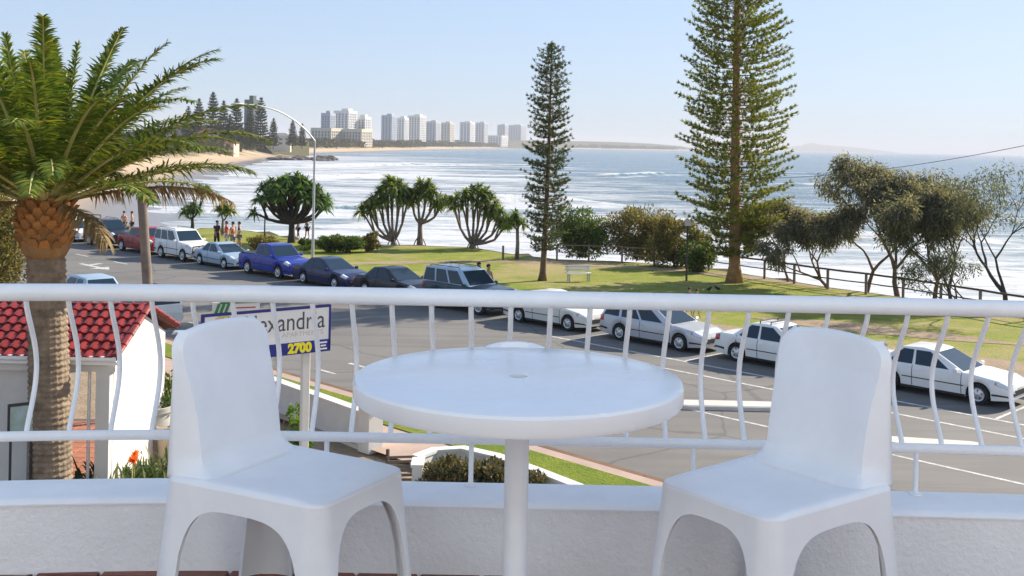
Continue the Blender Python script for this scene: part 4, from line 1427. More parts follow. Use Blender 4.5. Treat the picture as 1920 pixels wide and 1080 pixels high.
def fourwd(L=4.70, H=1.82, W=1.86):
    return dict(L=L, W=W, H=H, wb=2.72, fx=0.80, r=0.375, gc=0.30, belt=1.14, deck=[(-L / 2, .72), (-L / 2 + .04, 1.12), (-L / 2 + .2, 1.16), (-1.25, 1.18), (.75, 1.16), (1.2, 1.13), (L / 2 - .25, 1.06), (L / 2 - .05, .95), (L / 2, .70)],
                cab=(-2.28, -2.16, .22, .92), wins=[(.03, .28), (.31, .58), (.61, .90)], roofw=.66, rails=True)
def hatch(L=4.1, H=1.48, W=1.74):
    return dict(L=L, W=W, H=H, wb=2.5, fx=0.80, r=0.305, gc=0.19, belt=0.87, deck=[(-L / 2, .60), (-L / 2 + .05, .88), (-L / 2 + .2, .95), (-1.2, .91), (.7, .90), (1.1, .89), (L / 2 - .3, .80), (L / 2 - .06, .68), (L / 2, .50)],
                cab=(-1.98, -1.45, .15, 1.12), wins=[(.12, .42), (.46, .86)], roofw=.60)
def ute(L=5.2, H=1.74, W=1.85):
    return dict(L=L, W=W, H=H, wb=3.05, fx=0.92, r=0.365, gc=0.28, belt=1.10, deck=[(-L / 2, .72), (-L / 2 + .04, 1.04), (-L / 2 + .2, 1.08), (-1.0, 1.09), (.75, 1.10), (1.35, 1.06), (L / 2 - .3, .98), (L / 2 - .06, .86), (L / 2, .60)],
                cab=(-.85, -.62, .55, 1.25), wins=[(.08, .42), (.46, .86)], roofw=.64, tray=True)
def car(name, label, spec, m, s, n=33.45, flip=False, parts=True, bullbar=False, roof_m=None, racks=False, dy=0.0, cat='car'):
    L, W, H = spec['L'], spec['W'], spec['H']
    p = sn(s, n)
    t = thing(name, label, cat, (p.x, p.y, 0.0), R(-45) + (math.pi if flip else 0) + dy, 'vehicles parked along the street')
    xf = L / 2 - spec['fx']; xr = xf - spec['wb']
    r, gc = spec['r'], spec['gc']
    ra = r * 1.14
    xs = set(np.linspace(-L / 2, L / 2, 34).tolist() + [x for x, _ in spec['deck']])
    for c in (xf, xr):
        xs = {x for x in xs if abs(abs(x - c) - ra) > 0.03}
        xs |= {c - ra - .012, c + ra + .012} | {c + ra * math.cos(a) for a in np.linspace(0, math.pi, 13)}
    xs = sorted(xs)
    dx, dz = zip(*spec['deck'])
    half = []
    def section(x, arch=True):
        zs = float(np.interp(x, dx, dz))
        e = max(0.0, (abs(x) - (L / 2 - 0.55)) / 0.55)
        w = W / 2 * (1 - 0.16 * e ** 2.2)
        b = gc + 0.06 * e
        inner = None
        for c in (xf, xr):
            if arch and abs(x - c) <= ra + 1e-6:
                b = max(b, r + math.sqrt(max(0, ra * ra - (x - c) ** 2)))
        b = min(b, zs - 0.06)
        return [(x, w * .955, b), (x, w, b + (zs - b) * .45), (x, w * .995, b + (zs - b) * .72), (x, w * .965, zs - .05), (x, w * .91, zs), (x, w * .5, zs + .022), (x, 0, zs + .03)]
    half = [section(x) for x in xs]
    def on_body(x, q, out, sg):
        h = section(x, False)
        i = min(int(q), 5); f = q - i
        a0, b0 = Vector(h[i]), Vector(h[i + 1])
        p_ = a0.lerp(b0, f); d0 = (b0 - a0).normalized()
        p_ = p_ + Vector((0, d0.z, -d0.y)) * out
        return Vector((p_.x, sg * p_.y, p_.z))
    def patch(nm, mm, x0, x1, q0, q1, sg, out=.006, nx=5, nq=4):
        rows_ = [[on_body(x0 + (x1 - x0) * i / nx, q0 + (q1 - q0) * j / nq, out, sg) for j in range(nq + 1)] for i in range(nx + 1)]
        mb_ = MB().grid(rows_)
        if sg < 0: mb_.f = [tuple(reversed(f_)) for f_ in mb_.f]
        o_ = mb_.build(nm, mm, t, True)
        md_ = o_.modifiers.new('thickness', 'SOLIDIFY'); md_.thickness = .012; md_.offset = 0
        return o_
    rows = [h + [(x, -y, z) for x, y, z in reversed(h[:-1])] for h in half]
    mb = MB().grid(rows)
    k = len(rows[0])
    mb.f += [tuple(range(k)), tuple(len(mb.v) - 1 - i for i in range(k))]
    body = mb.build('body', m, t, True, 32)
    MB().box((0, 0, (gc + .55) / 2 + .02), (L * .93, W - .46, .58 - gc + .02)).build('underbody', 'car_black', t)
    # cabin
    a, b_, c_, d_ = spec['cab']
    zb = spec['belt']
    wb_, wr = W / 2 * .915, W / 2 * spec['roofw'] * 1.18
    bm = bmesh.new()
    prof = [(a, zb), (b_, H - .045), ((b_ * .35 + c_ * .65), H), (c_, H - .05), (d_, zb)]
    vl = []
    for x, z in prof:
        f = (z - zb) / (H - zb)
        y = wb_ + (wr - wb_) * f
        vl.append((bm.verts.new((x, y, z)), bm.verts.new((x, -y, z))))
    for i in range(4):
        bm.faces.new((vl[i][0], vl[i + 1][0], vl[i + 1][1], vl[i][1]))
    bm.faces.new([v[1] for v in vl]); bm.faces.new([v[0] for v in reversed(vl)])
    bmesh.ops.recalc_face_normals(bm, faces=bm.faces)
    ed = [e for e in bm.edges if max(e.verts[0].co.z, e.verts[1].co.z) > zb + .01]
    bmesh.ops.bevel(bm, geom=ed, offset=0.055, segments=3, affect='EDGES', profile=0.5)
    me = bpy.data.meshes.new('cabin'); bm.to_mesh(me); bm.free()
    me.polygons.foreach_set('use_smooth', [True] * len(me.polygons)); me.set_sharp_from_angle(angle=R(40))
    link('cabin', me, roof_m or m, t)
    # glazing: bilinear panels 6 mm proud of the cabin
    def side_pt(u, v, sg):
        xl = a + (d_ - a) * u
        xt = b_ + (c_ - b_) * u
        z = zb + (H - .05 - zb) * v
        x = xl + (xt - xl) * v
        y = wb_ + (wr - wb_) * (z - zb) / (H - zb)
        return Vector((x, sg * (y + .010), z))
    def panel(pts, nm, mm='car_glass', th=0.012):
        pts = [Vector(q) for q in pts]
        nn = (pts[1] - pts[0]).cross(pts[3] - pts[0]).normalized()
        mid = sum(pts, Vector()) / 4
        if nn.dot(mid - Vector((mid.x * .5, 0, zb))) < 0:
            nn = -nn
        vs = pts + [q - nn * th for q in pts]
        return MB().add(vs, [(0, 1, 2, 3), (7, 6, 5, 4), (0, 4, 5, 1), (1, 5, 6, 2), (2, 6, 7, 3), (3, 7, 4, 0)]).build(nm, mm, t)
    for sg in (1, -1):
        for u0, u1 in spec['wins']:
            panel([side_pt(u0, .08, sg), side_pt(u1, .08, sg), side_pt(u1 - .01, .91, sg), side_pt(u0 + .01, .91, sg)], 'side_window')
    def end_pt(xb, xt, u, v, out):
        z = zb + (H - .05 - zb) * v
        y = (wb_ + (wr - wb_) * (z - zb) / (H - zb)) * u
        return Vector((xb + (xt - xb) * v + out, y, z + .006))
    panel([end_pt(d_, c_, -.90, .08, .008), end_pt(d_, c_, .90, .08, .008), end_pt(d_, c_, .88, .92, .008), end_pt(d_, c_, -.88, .92, .008)], 'windscreen')
    panel([end_pt(a, b_, -.88, .12, -.008), end_pt(a, b_, .88, .12, -.008), end_pt(a, b_, .86, .90, -.008), end_pt(a, b_, -.86, .90, -.008)], 'rear_window')
    # wheels
    for x in (xf, xr):
        for sg in (1, -1):
            y = sg * (W / 2 - .115)
            ty = MB().lathe([(r * .62, -.10), (r * .9, -.105), (r * .99, -.075), (r, 0), (r * .99, .075), (r * .9, .105), (r * .62, .10)], 24, (0, 0, 0), 'Y').build('wheel', 'tyre', t, True, 40, (x, y, r))
            rim = MB().lathe([(r * .64, 0), (r * .62, .018 * sg), (r * .52, .004 * sg), (r * .2, .020 * sg), (r * .12, .03 * sg)], 20, (0, .098 * sg, 0), 'Y').build('rim', 'alloy', ty, True, 30)
            for q in range(5):
                an = q * 2 * math.pi / 5 + .3
                MB().box((r * .38 * math.cos(an), .118 * sg, r * .38 * math.sin(an)), (r * .16, .006, r * .11), 0, Matrix.Rotation(-an, 3, 'Y')).build('rim_slot', 'car_black', ty)
    zf = float(np.interp(L / 2 - .1, dx, dz))
    zr_ = float(np.interp(-L / 2 + .1, dx, dz))
    for sg in (1, -1):
        patch('headlight', 'lamp_clear', L / 2 - .36, L / 2 - .05, 2.3, 4.25, sg)
        patch('indicator', 'lamp_amber', L / 2 - .42, L / 2 - .37, 2.4, 3.1, sg)
        patch('tail_light', 'lamp_red', -L / 2 + .02, -L / 2 + .30, 1.8, 3.3, sg)
        patch('rub_strip', 'car_black', xr + ra + .06, xf - ra - .06, 1.0, 1.14, sg, .008, 8, 1)
        patch('bumper_strip', 'car_black', L / 2 - .50, L / 2 - .01, .55, .75, sg, .008, 6, 1)
        patch('bumper_strip', 'car_black', -L / 2 + .01, -L / 2 + .50, .55, .75, sg, .008, 6, 1)
        MB().cbox((d_ - .22, sg * (W / 2 + .05), zb + .07), (.12, .20, .14), .03).build('mirror', m, t)
    MB().cbox((L / 2 - .015, 0, float(np.interp(L / 2, dx, dz)) - .02), (.06, W * .46, .09), .012).build('grille', 'car_black', t)
    MB().cbox((L / 2 - .055, 0, .33 + gc * .4), (.14, W * .62, .10), .02).build('air_intake', 'car_black', t)
    MB().box((L / 2 + .005, 0, .45 + gc * .4), (.012, .37, .11)).build('number_plate', 'plate', t)
    MB().box((-L / 2 - .004, 0, .62), (.012, .37, .11)).build('number_plate', 'plate', t)
    for sg in (1, -1):
        for u in ((spec['wins'][-1][0]), (spec['wins'][-2][0] + .03)):
            xh = a + (d_ - a) * u + .05
            MB().box((xh, sg * (W / 2 + .004), zb - .13), (.16, .025, .03)).build('door_handle', m, t)
            patch('door_gap', 'car_black', xh - .135, xh - .120, .25, 3.6, sg, .002, 1, 8)
        patch('door_gap', 'car_black', d_ - .10, d_ - .085, .25, 3.6, sg, .002, 1, 8)
        MB().box(((xf + xr) / 2, sg * (W / 2 - .035), gc + .03), (spec['wb'] - 2 * ra - .04, .03, .07)).build('sill', 'car_black', t)
    if spec.get('rails') or racks:
        if racks:
            for x in (b_ + .35, c_ - .25):
                MB().tube([(x, -wr + .05, H - .04), (x, -wr + .05, H + .07), (x, wr - .05, H + .07), (x, wr - .05, H - .04)], .022, 6).build('roof_rack', 'car_black', t)
        else:
            for sg in (1, -1):
                MB().tube([(b_ + .2, sg * (wr - .10), H - .03), (b_ + .3, sg * (wr - .10), H + .035), (c_ - .25, sg * (wr - .10), H + .035), (c_ - .15, sg * (wr - .10), H - .03)], .018, 6).build('roof_rail', 'car_black', t)
    if spec.get('tray'):
        MB().box(((-L / 2 + a) / 2 - .02, 0, spec['belt'] + .005), (a + L / 2 - .30, W * .78, .05)).build('tray_recess_dark', 'car_black', t)  # dark slab imitating the shaded recess of the open tray
    if bullbar:
        bb = [(L / 2 + .08, -.72, .55), (L / 2 + .12, -.70, .95), (L / 2 + .14, 0, 1.0), (L / 2 + .12, .70, .95), (L / 2 + .08, .72, .55)]
        MB().tube(bb, .035, 8).build('bull_bar', 'car_black', t, True)
        MB().tube([(L / 2 + .10, -.72, .66), (L / 2 + .12, .72, .66)], .035, 8).build('bull_bar', 'car_black', t, True)
        for y in (-.3, .3):
            MB().tube([(L / 2 + .02, y, .45), (L / 2 + .12, y, .98)], .03, 6).build('bull_bar', 'car_black', t, True)
    return t
car('parked_car', 'small white hatchback at the far left end of the parked row', hatch(), 'paint_white', -77.3)
car('parked_car', 'dark four wheel drive parked between the white hatchback and the red ute', fourwd(), 'paint_black', -72.2)
car('parked_car', 'red utility truck parked behind the timber pole', ute(4.8, 1.66), 'paint_red', -66.9, cat='truck')
car('parked_car', 'white four wheel drive with black bull bar', fourwd(4.6, 1.85), 'paint_white', -61.9, bullbar=True)
car('parked_car', 'pale blue sedan parked behind the blue utility truck', sedan(4.5, 1.40), 'paint_pale_blue', -57.0)
car('parked_car', 'bright blue crew cab utility truck', ute(5.1, 1.76), 'paint_blue', -51.7, cat='truck')
car('parked_car', 'black sedan parked in front of the bright blue truck', sedan(4.8, 1.42), 'paint_navy', -46.5)
car('parked_car', 'dark navy sedan half hidden behind the top rail', sedan(4.7, 1.42), 'paint_black', -41.2)
car('parked_car', 'dark teal four wheel drive with silver roof', fourwd(4.75, 1.86), 'paint_teal', -36.0, roof_m='paint_pale_blue')
car('parked_car', 'plain white sedan behind the silver wagon', sedan(4.7, 1.40), 'paint_cream', -30.7)
car('parked_car', 'silver station wagon parked right of centre', wagon(), 'paint_silver', -25.25)
car('parked_car', 'silver white sedan with roof racks behind the right chair', sedan(4.65, 1.42), 'paint_white', -20.0, racks=True)
car('parked_car', 'shiny white sedan at the right end of the parked row', sedan(4.85, 1.42), 'paint_white', -14.5)
car('parked_car', 'pale blue hatchback on the near side above the red roof', hatch(), 'paint_pale_blue', -46.6, 20.55, True)
car('parked_car', 'white wagon on the near side between roof and timber pole', wagon(), 'paint_cream', -41.8, 20.55, True)

# ------------------------------------------------------------------ norfolk pines
def norfolk(name, label, base, H, rfun, z0, tiers, nb, m, trunk_m, tr, bend=0.0, seed=1, tuft=0.34, dens=1.0, group=None, strands=9):
    rg = np.random.default_rng(seed)
    t = thing(name, label, 'pine tree', (base.x, base.y, base.z), 0, group)
    def cx(z):
        q = z / H
        return bend * (1 - q) ** 2 - bend
    zz = np.linspace(-0.1, H, 24)
    MB().tube([(cx(max(z, 0)), 0, z) for z in zz], [max(0.02, tr * (1 - z / H) ** 0.75 + 0.5 * tr * max(0, 1 - z / 0.7) ** 2) for z in zz], 12).build('trunk', trunk_m, t, True)
    wood = MB()
    C_, D_, S_ = [], [], []
    for i, z in enumerate(np.linspace(z0, H * 0.985, tiers)):
        rad = rfun(z)
        k = nb + int(rg.integers(-1, 2))
        a0 = rg.uniform(0, 6.28)
        for j in range(k):
            a = a0 + 2 * math.pi * j / k + rg.uniform(-.2, .2)
            ln = rad * rg.uniform(0.78, 1.12)
            zb = z + rg.uniform(-.15, .15)
            ca, sa = math.cos(a), math.sin(a)
            up = rg.uniform(-.12, -.02) if z < H * .5 else rg.uniform(-.02, .10)
            def P(q):
                return np.array([cx(z) + ca * ln * q, sa * ln * q, zb + ln * (up * q + 0.26 * q ** 2.2)])
            wood.tube([P(q) for q in (0, .35, .7, 1.0)], [0.030 * (0.5 + rad / 4), .022, .014, .006], 4, False)
            n = max(2, int(dens * (2.0 + ln * 2.9)))
            for q in np.linspace(0.30, 1.0, n):
                p = P(q)
                w = 0.30 * ln * (1.05 - q) + 0.08
                for sgn in ((-1, 1) if q < 0.93 else (0,)):
                    o = np.array([-sa, ca, 0]) * sgn * w * rg.uniform(.35, 1.0)
                    C_.append(p + o + np.array([0, 0, rg.uniform(-.03, .05)]))
                    D_.append(np.array([ca * .75 - sa * sgn * .55, sa * .75 + ca * sgn * .55, 0.45 + 0.5 * rg.uniform()]))
                    S_.append(tuft * rg.uniform(.7, 1.2) * (0.75 + 0.25 * min(1, rad / 1.5)))
    # leader tuft
    for q in range(10):
        C_.append(np.array([cx(H), 0, H - 0.09 * q])); D_.append(np.array([rg.normal(0, .4), rg.normal(0, .4), 1.0])); S_.append(tuft)
    wood.build('branches', trunk_m, t)
    C_ = np.array(C_); D_ = unit(np.array(D_)); S_ = np.array(S_)
    n = len(C_)
    out = []
    for s in range(strands):
        d = D_ + rg.normal(0, .42, (n, 3))
        b = C_ - D_ * S_[:, None] * .35 + rg.normal(0, .03, (n, 3))
        out.append(leaf_quads(b, d, rg.normal(size=(n, 3)), S_ * rg.uniform(.6, 1.05, n), S_ * 0.20))
    v, f = joinvf(out)
    # regroup so that a tuft shares its colour tone: shift islands slightly is enough
    link('crown', np_mesh('crown', v, f), m, t)
    return t
pb = gr(1377, 529, 0.12)
def r_big(z):
    return float(np.interp(z, [1.2, 2.2, 4.0, 6.0, 9.0, 12.0, 16.0, 20.0, 22.5, 23.2], [1.5, 2.2, 2.9, 3.1, 3.05, 2.9, 2.4, 1.5, .6, .15]))
norfolk('norfolk_pine', 'tall norfolk pine with sunlight-gold tinted trunk running out of the top of the picture', pb, 23.2, r_big, 1.5, 54, 7, 'pine_leaf', 'bark_warm', 0.33, 0.15, seed=3, tuft=0.27, dens=0.95, strands=13)
pb2 = gr(1017, 526, 0.12)
def r_sm(z):
    return float(np.interp(z, [1.4, 2.5, 4.5, 7.5, 10.0, 11.5, 12.3, 12.8], [.8, 1.15, 1.35, 1.28, 1.15, .95, .65, .12]))
norfolk('norfolk_pine', 'slender young norfolk pine left of the tall one', pb2, 12.75, r_sm, 1.7, 36, 6, 'pine_leaf_dark', 'bark_brown', 0.17, -0.25, seed=4, tuft=0.22, dens=0.95, strands=12)

# ------------------------------------------------------------------ pandanus
def pandanus(name, label, base, tips, m='pandanus_leaf', tr=0.14, fork=0.25, leaf=0.95, nl=46, trunk='bark_grey', seed=1, spread=0.0, group='pandanus trees on the park edge', props=0):
    """tips: list of (dx, dz) seen from the camera plus depth; stems fork from the base, each tip carries a rosette"""
    rg = np.random.default_rng(seed)
    t = thing(name, label, 'pandanus', (base.x, base.y, base.z), 0, group)
    mb = MB()
    zmax = max(q[2] for q in tips)
    f0 = Vector((0, 0, zmax * fork))
    if fork > 0.02:
        mb.tube([(0, 0, -.1), f0 * .5 + Vector((rg.uniform(-.05, .05), 0, 0)), f0], [tr * 1.5, tr * 1.15, tr], 8)
    # group the tips in limbs by direction
    tips = sorted(tips, key=lambda q: math.atan2(q[0], q[2]))
    k = max(2, int(round(len(tips) / 3)))
    for g in range(k):
        grp = tips[g * len(tips) // k:(g + 1) * len(tips) // k]
        if not grp:
            continue
        c = Vector((sum(q[0] for q in grp), sum(q[1] for q in grp), sum(q[2] for q in grp))) / len(grp)
        elbow = f0 + (c - f0) * 0.55 + Vector((c.x * .12, 0, -0.12 * zmax * (1 - fork)))
        st = f0 if fork > 0.02 else Vector((rg.uniform(-.15, .15) + c.x * .06, rg.uniform(-.15, .15), -.05))
        mb.tube([st, st + (elbow - st) * .5 + Vector((c.x * .05, 0, -.05)), elbow], [tr * .8, tr * .62, tr * .5], 7)
        for q in grp:
            e = Vector(q)
            mb.tube([elbow, elbow.lerp(e, .5) + Vector((0, 0, .05)), e], [tr * .5, tr * .4, tr * .34], 6)
    for q in range(props):
        a = q * 6.28 / props + .3
        mb.tube([(0, 0, .75), (.3 * math.cos(a), .3 * math.sin(a), .25), (.45 * math.cos(a), .45 * math.sin(a), -.1)], .04, 5)
    mb.build('trunk', trunk, t, True)
    B, D, Ln = [], [], []
    for q in tips:
        n = int(nl * 1.9)
        az = rg.uniform(0, 6.28, n); el = np.arcsin(rg.uniform(-.45, 0.95, n))
        d = np.stack([np.cos(az) * np.cos(el), np.sin(az) * np.cos(el), np.sin(el)], 1)
        B.append(np.tile(np.array(q), (n, 1)) + d * .06 + np.array([0, 0, .05])); D.append(d + rg.normal(0, .1, (n, 3))); Ln.append(leaf * 1.15 * rg.uniform(.6, 1.1, n))
    B = np.concatenate(B); D = np.concatenate(D); Ln = np.concatenate(Ln)
    v, f = strap(B, D, np.tile([0.02, 0.01, 1.0], (len(B), 1)), Ln, 0.125 * np.ones(len(B)), rg.uniform(.2, .65, len(B)), 3)
    link('crown', np_mesh('crown', v, f), m, t)
    # hanging dead leaves under some rosettes
    sel = [q for i, q in enumerate(tips) if i % 3 == 0]
    B = np.concatenate([np.tile(np.array(q) - np.array([0, 0, .12]), (8, 1)) for q in sel]); n = len(B)
    d = np.stack([rg.normal(0, .4, n), rg.normal(0, .4, n), -np.ones(n)], 1)
    v, f = strap(B, d, np.tile([1.0, 0.2, 0], (n, 1)), rg.uniform(.4, .8, n), .06 * np.ones(n), .1 * np.ones(n), 2)
    link('dead_leaves', np_mesh('dead_leaves', v, f), 'palm_dry', t)
    return t
def dome_tips(n, rx, ry, z0, z1, seed, low=0.0):
    rg = np.random.default_rng(seed)
    out = []
    i = 0
    while len(out) < n and i < 4000:
        i += 1
        u = rg.uniform(-1, 1); v = rg.uniform(-1, 1)
        if u * u + v * v > 1: continue
        h = math.sqrt(1 - u * u - v * v * .7 if u * u + v * v * .7 < 1 else 0)
        z = z0 + (z1 - z0) * (h ** .8) * rg.uniform(.72, 1.0)
        p = (u * rx, v * ry, max(z, z0 + low))
        if all((p[0] - q[0]) ** 2 + (p[1] - q[1]) ** 2 + (p[2] - q[2]) ** 2 > (0.40 * rx) ** 2 * (8 / max(8, n)) for q in out):
            out.append(p)
    return out
def tips_px(base, lst, seed=0, dep=0.8):
    rg = np.random.default_rng(seed)
    out = []
    for px, py in lst:
        dy = rg.uniform(-dep, dep)
        p = at(px, py, base.y + dy)
        out.append((p.x - base.x, dy, p.z - base.z))
    return out
b1 = gr(546, 455, 0.12)
pandanus('pandanus_tree', 'broad domed dark green pandanus beside the street lamp', b1, dome_tips(62, 2.75, 2.4, 1.75, 4.75, 5), 'pandanus_dark', 0.2, 0.30, 0.66, 36, 'bark_dark', 5)
b2 = gr(738, 458, 0.12)
pandanus('pandanus_tree', 'leaning leafy pandanus, left one of the middle pair', b2, tips_px(b2, [(686, 385), (700, 372), (692, 398), (712, 360), (722, 348), (735, 341), (748, 345), (757, 356), (728, 362), (745, 366), (708, 383), (768, 366), (738, 352), (715, 372), (698, 388), (678, 396), (722, 376), (752, 372), (730, 338), (764, 378)], 6), 'pandanus_leaf', 0.17, 0.05, 0.74, 44, 'bark_grey', 6, props=4)
b3 = gr(787, 458, 0.12)
pandanus('pandanus_tree', 'wide forked pandanus, right one of the middle pair', b3, tips_px(b3, [(768, 362), (784, 355), (800, 352), (812, 360), (822, 372), (830, 382), (796, 368), (775, 378), (808, 374), (788, 345), (818, 386), (804, 345), (780, 366), (836, 376)], 7), 'pandanus_leaf', 0.16, 0.34, 0.72, 44, 'bark_grey', 7, props=4)
b4 = gr(886, 465, 0.12)
pandanus('pandanus_tree', 'fan shaped pandanus with many bare stems left of the young pine', b4, tips_px(b4, [(846, 378), (858, 370), (872, 362), (886, 357), (898, 353), (912, 360), (920, 370), (930, 384), (938, 397), (948, 408), (955, 417), (884, 374), (905, 376), (866, 383), (925, 396), (895, 385), (940, 418), (852, 388), (878, 368), (912, 388), (934, 408), (903, 364), (918, 400), (950, 424)], 8), 'pandanus_leaf', 0.17, 0.06, 0.70, 44, 'bark_grey', 8, props=5)
b5 = gr(969, 486, 0.12)
pandanus('pandanus_tree', 'small single stemmed pandanus at the fence', b5, tips_px(b5, [(968, 412), (955, 418), (980, 420), (966, 405)], 9, .3), 'pandanus_leaf', 0.10, 0.7, 0.62, 40, 'bark_grey', 9)
b6 = gr(360, 433, 0.12)
pandanus('pandanus_tree', 'small two headed pandanus near the beach at left', b6, tips_px(b6, [(352, 392), (362, 386), (372, 393), (345, 398), (380, 360), (372, 354), (388, 356), (360, 398)], 10, .5), 'pandanus_dark', 0.12, 0.3, 0.62, 44, 'bark_dark', 10)
b7 = gr(418, 440, 0.12)
pandanus('pandanus_tree', 'little bright pandanus behind the standing group', b7, tips_px(b7, [(410, 392), (418, 386), (428, 392), (420, 398), (434, 397)], 11, .4), 'pandanus_leaf', 0.10, 0.5, 0.58, 44, 'bark_grey', 11)

# ------------------------------------------------------------------ shrubs on the park edge
SG = 'shrubs along the park edge'
def shrub_px(label, px, py, dback, rx, rz, n, m, zc, seed, ln=0.2, wd=0.09, ry=None):
    p = gr(px, py, 0.12)
    leaf_shrub('coastal_shrub', label, Vector((p.x, p.y + dback, p.z)), rx, ry or rx * .8, rz, n, ln, wd, m, zc, seed=seed, group=SG, stems=7)
shrub_px('dense rounded brown green shrub right of the young pine', 1093, 484, 1.0, 2.3, 1.75, 9500, 'bush_green', 1.55, 21)
shrub_px('tall olive shrub behind the fence, left of the tall pine', 1205, 489, 1.5, 2.7, 1.85, 11500, 'bush_leaf', 1.6, 22)
shrub_px('ragged olive shrub just left of the tall pine trunk', 1275, 503, 1.0, 1.9, 1.6, 7600, 'bush_leaf', 1.4, 23)
shrub_px('green shrub tucked behind the tall pine trunk', 1318, 512, 0.6, 1.2, 1.15, 4000, 'bush_green', 0.95, 24)
shrub_px('low dark hedge shrub right of the street lamp', 612, 476, 1.0, 1.25, 0.55, 3200, 'bush_green', 0.6, 25, .16, .08)
shrub_px('low dark hedge shrub in the middle of the short hedge', 648, 476, 1.0, 1.2, 0.55, 3200, 'bush_green', 0.6, 26, .16, .08)
shrub_px('rounded yellow green shrub at the right end of the short hedge', 685, 475, 1.0, 0.75, 0.65, 2400, 'bush_leaf', 0.7, 27, .16, .08)
shrub_px('low round shrub beside the standing group', 490, 470, 0.5, 1.25, 0.45, 2400, 'bush_leaf', 0.45, 28, .15, .08)
shrub_px('dark flat shrub under the domed pandanus', 572, 470, 0.4, 0.8, 0.40, 1600, 'bush_green', 0.4, 29, .15, .08)

# ------------------------------------------------------------------ coastal she-oaks on the right
def gen_tree(name, label, base, H, lean, m, bark, seed, tr=0.16, depth=5, nleaf=60, clump=0.45, ln=0.22, wd=0.05, spread=0.62, droop=0.8, cat='tree', group=None, leaf_p=1.0, first=0.3, side=(1.0, 1.0)):
    rg = random.Random(seed); ng = np.random.default_rng(seed)
    t = thing(name, label, cat, (base.x, base.y, base.z), 0, group)
    mb = MB(); tips = []
    def grow(p, d, L, r, k):
        n = 3
        pts = [p.copy()]; rr = [r]
        for i in range(n):
            d = (d + Vector((rg.uniform(-.22, .22), rg.uniform(-.22, .22), rg.uniform(-.10, .16)))).normalized()
            p = p + d * (L / n)
            pts.append(p.copy()); rr.append(r * (1 - .4 * (i + 1) / n))
            if k <= depth - 3 and i == 1 and k > 0:
                tips.append((p.copy(), d.copy(), k))
        mb.tube(pts, rr, 6 if r > .04 else 4, False)
        if k == 0:
            tips.append((p.copy(), d.copy(), 0)); return
        for q in range(rg.choice((2, 2, 3))):
            nd = (d + Vector((rg.uniform(-1, 1) * spread * side[0], rg.uniform(-1, 1) * spread * side[1], rg.uniform(-.25, .5) * spread))).normalized()
            grow(p, nd, L * rg.uniform(.66, .88), r * .6 * rg.uniform(.8, 1.1), k - 1)
    ld = Vector((lean[0], lean[1], 1)).normalized()
    grow(Vector((0, 0, -.1)), ld, H * first, tr, depth)
    mb.build('trunk', bark, t, True)
    tips = [q for q in tips if rg.random() < leaf_p]
    n = nleaf
    c = np.concatenate([np.tile([q[0].x, q[0].y, q[0].z], (n, 1)) for q in tips]) if tips else np.zeros((0, 3))
    N = len(c)
    o = unit(ng.normal(size=(N, 3))) * (ng.uniform(0, 1, (N, 1)) ** .5) * clump
    d = o / clump + ng.normal(0, .5, (N, 3)) + np.array([0, 0, -droop])
    v, f = leaf_quads(c + o, d, ng.normal(size=(N, 3)), ln * ng.uniform(.6, 1.3, N), wd * ng.uniform(.7, 1.3, N))
    link('crown', np_mesh('crown', v, f), m, t)
    return t
TG = 'she-oaks along the sea fence'
def seat(px, py, dz, dback=1.5):
    p = gr(px, py, 0.12)
    return Vector((p.x, p.y + dback, p.z + dz))
gen_tree('she_oak', 'brownish feathery she-oak right of the tall pine', seat(1585, 546, -.6), 5.0, (-.55, .1), 'sheoak_leaf', 'bark_brown', 31, 0.13, 5, 90, .42, .24, .06, .62, group=TG, side=(1.2, .8))
gen_tree('she_oak', 'thin grey brown she-oak close behind the tall pine', seat(1500, 535, -.6), 5.0, (-.25, .1), 'sheoak_leaf', 'bark_brown', 32, 0.10, 5, 84, .42, .22, .06, .6, group=TG)
gen_tree('she_oak', 'largest leafy she-oak with dense olive crown', seat(1705, 560, -.6), 6.6, (-.12, .1), 'sheoak_leaf', 'bark_brown', 33, 0.17, 6, 60, .44, .25, .065, .66, group=TG, side=(1.25, .8))
gen_tree('she_oak', 'leafy she-oak filling the gap left of the largest one', seat(1640, 552, -.6), 6.0, (.05, .1), 'sheoak_leaf', 'bark_brown', 37, 0.14, 6, 50, .42, .24, .06, .62, group=TG, side=(1.2, .8))
gen_tree('she_oak', 'leafy she-oak just right of the largest one', seat(1775, 574, -.7), 6.2, (.0, .1), 'sheoak_leaf', 'bark_brown', 41, 0.14, 6, 50, .44, .24, .06, .66, group=TG, side=(1.25, .8))
gen_tree('she_oak', 'slanting she-oak with grey green foliage', seat(1830, 585, -.8), 6.0, (-.6, .1), 'sheoak_grey', 'bark_dark', 34, 0.15, 6, 40, .42, .22, .06, .64, group=TG)
gen_tree('she_oak', 'nearly bare dark branched tree at the right edge', seat(1925, 602, -.9), 6.6, (-.25, .1), 'sheoak_grey', 'bark_dark', 35, 0.17, 6, 22, .40, .2, .05, .7, group=TG, leaf_p=.7)
gen_tree('she_oak', 'low dark scrub tree leaning over the fence at far right', seat(1880, 598, -.9, .8), 4.4, (-1.0, .2), 'sheoak_grey', 'bark_dark', 36, 0.12, 6, 14, .34, .18, .05, .7, group=TG, leaf_p=.6)

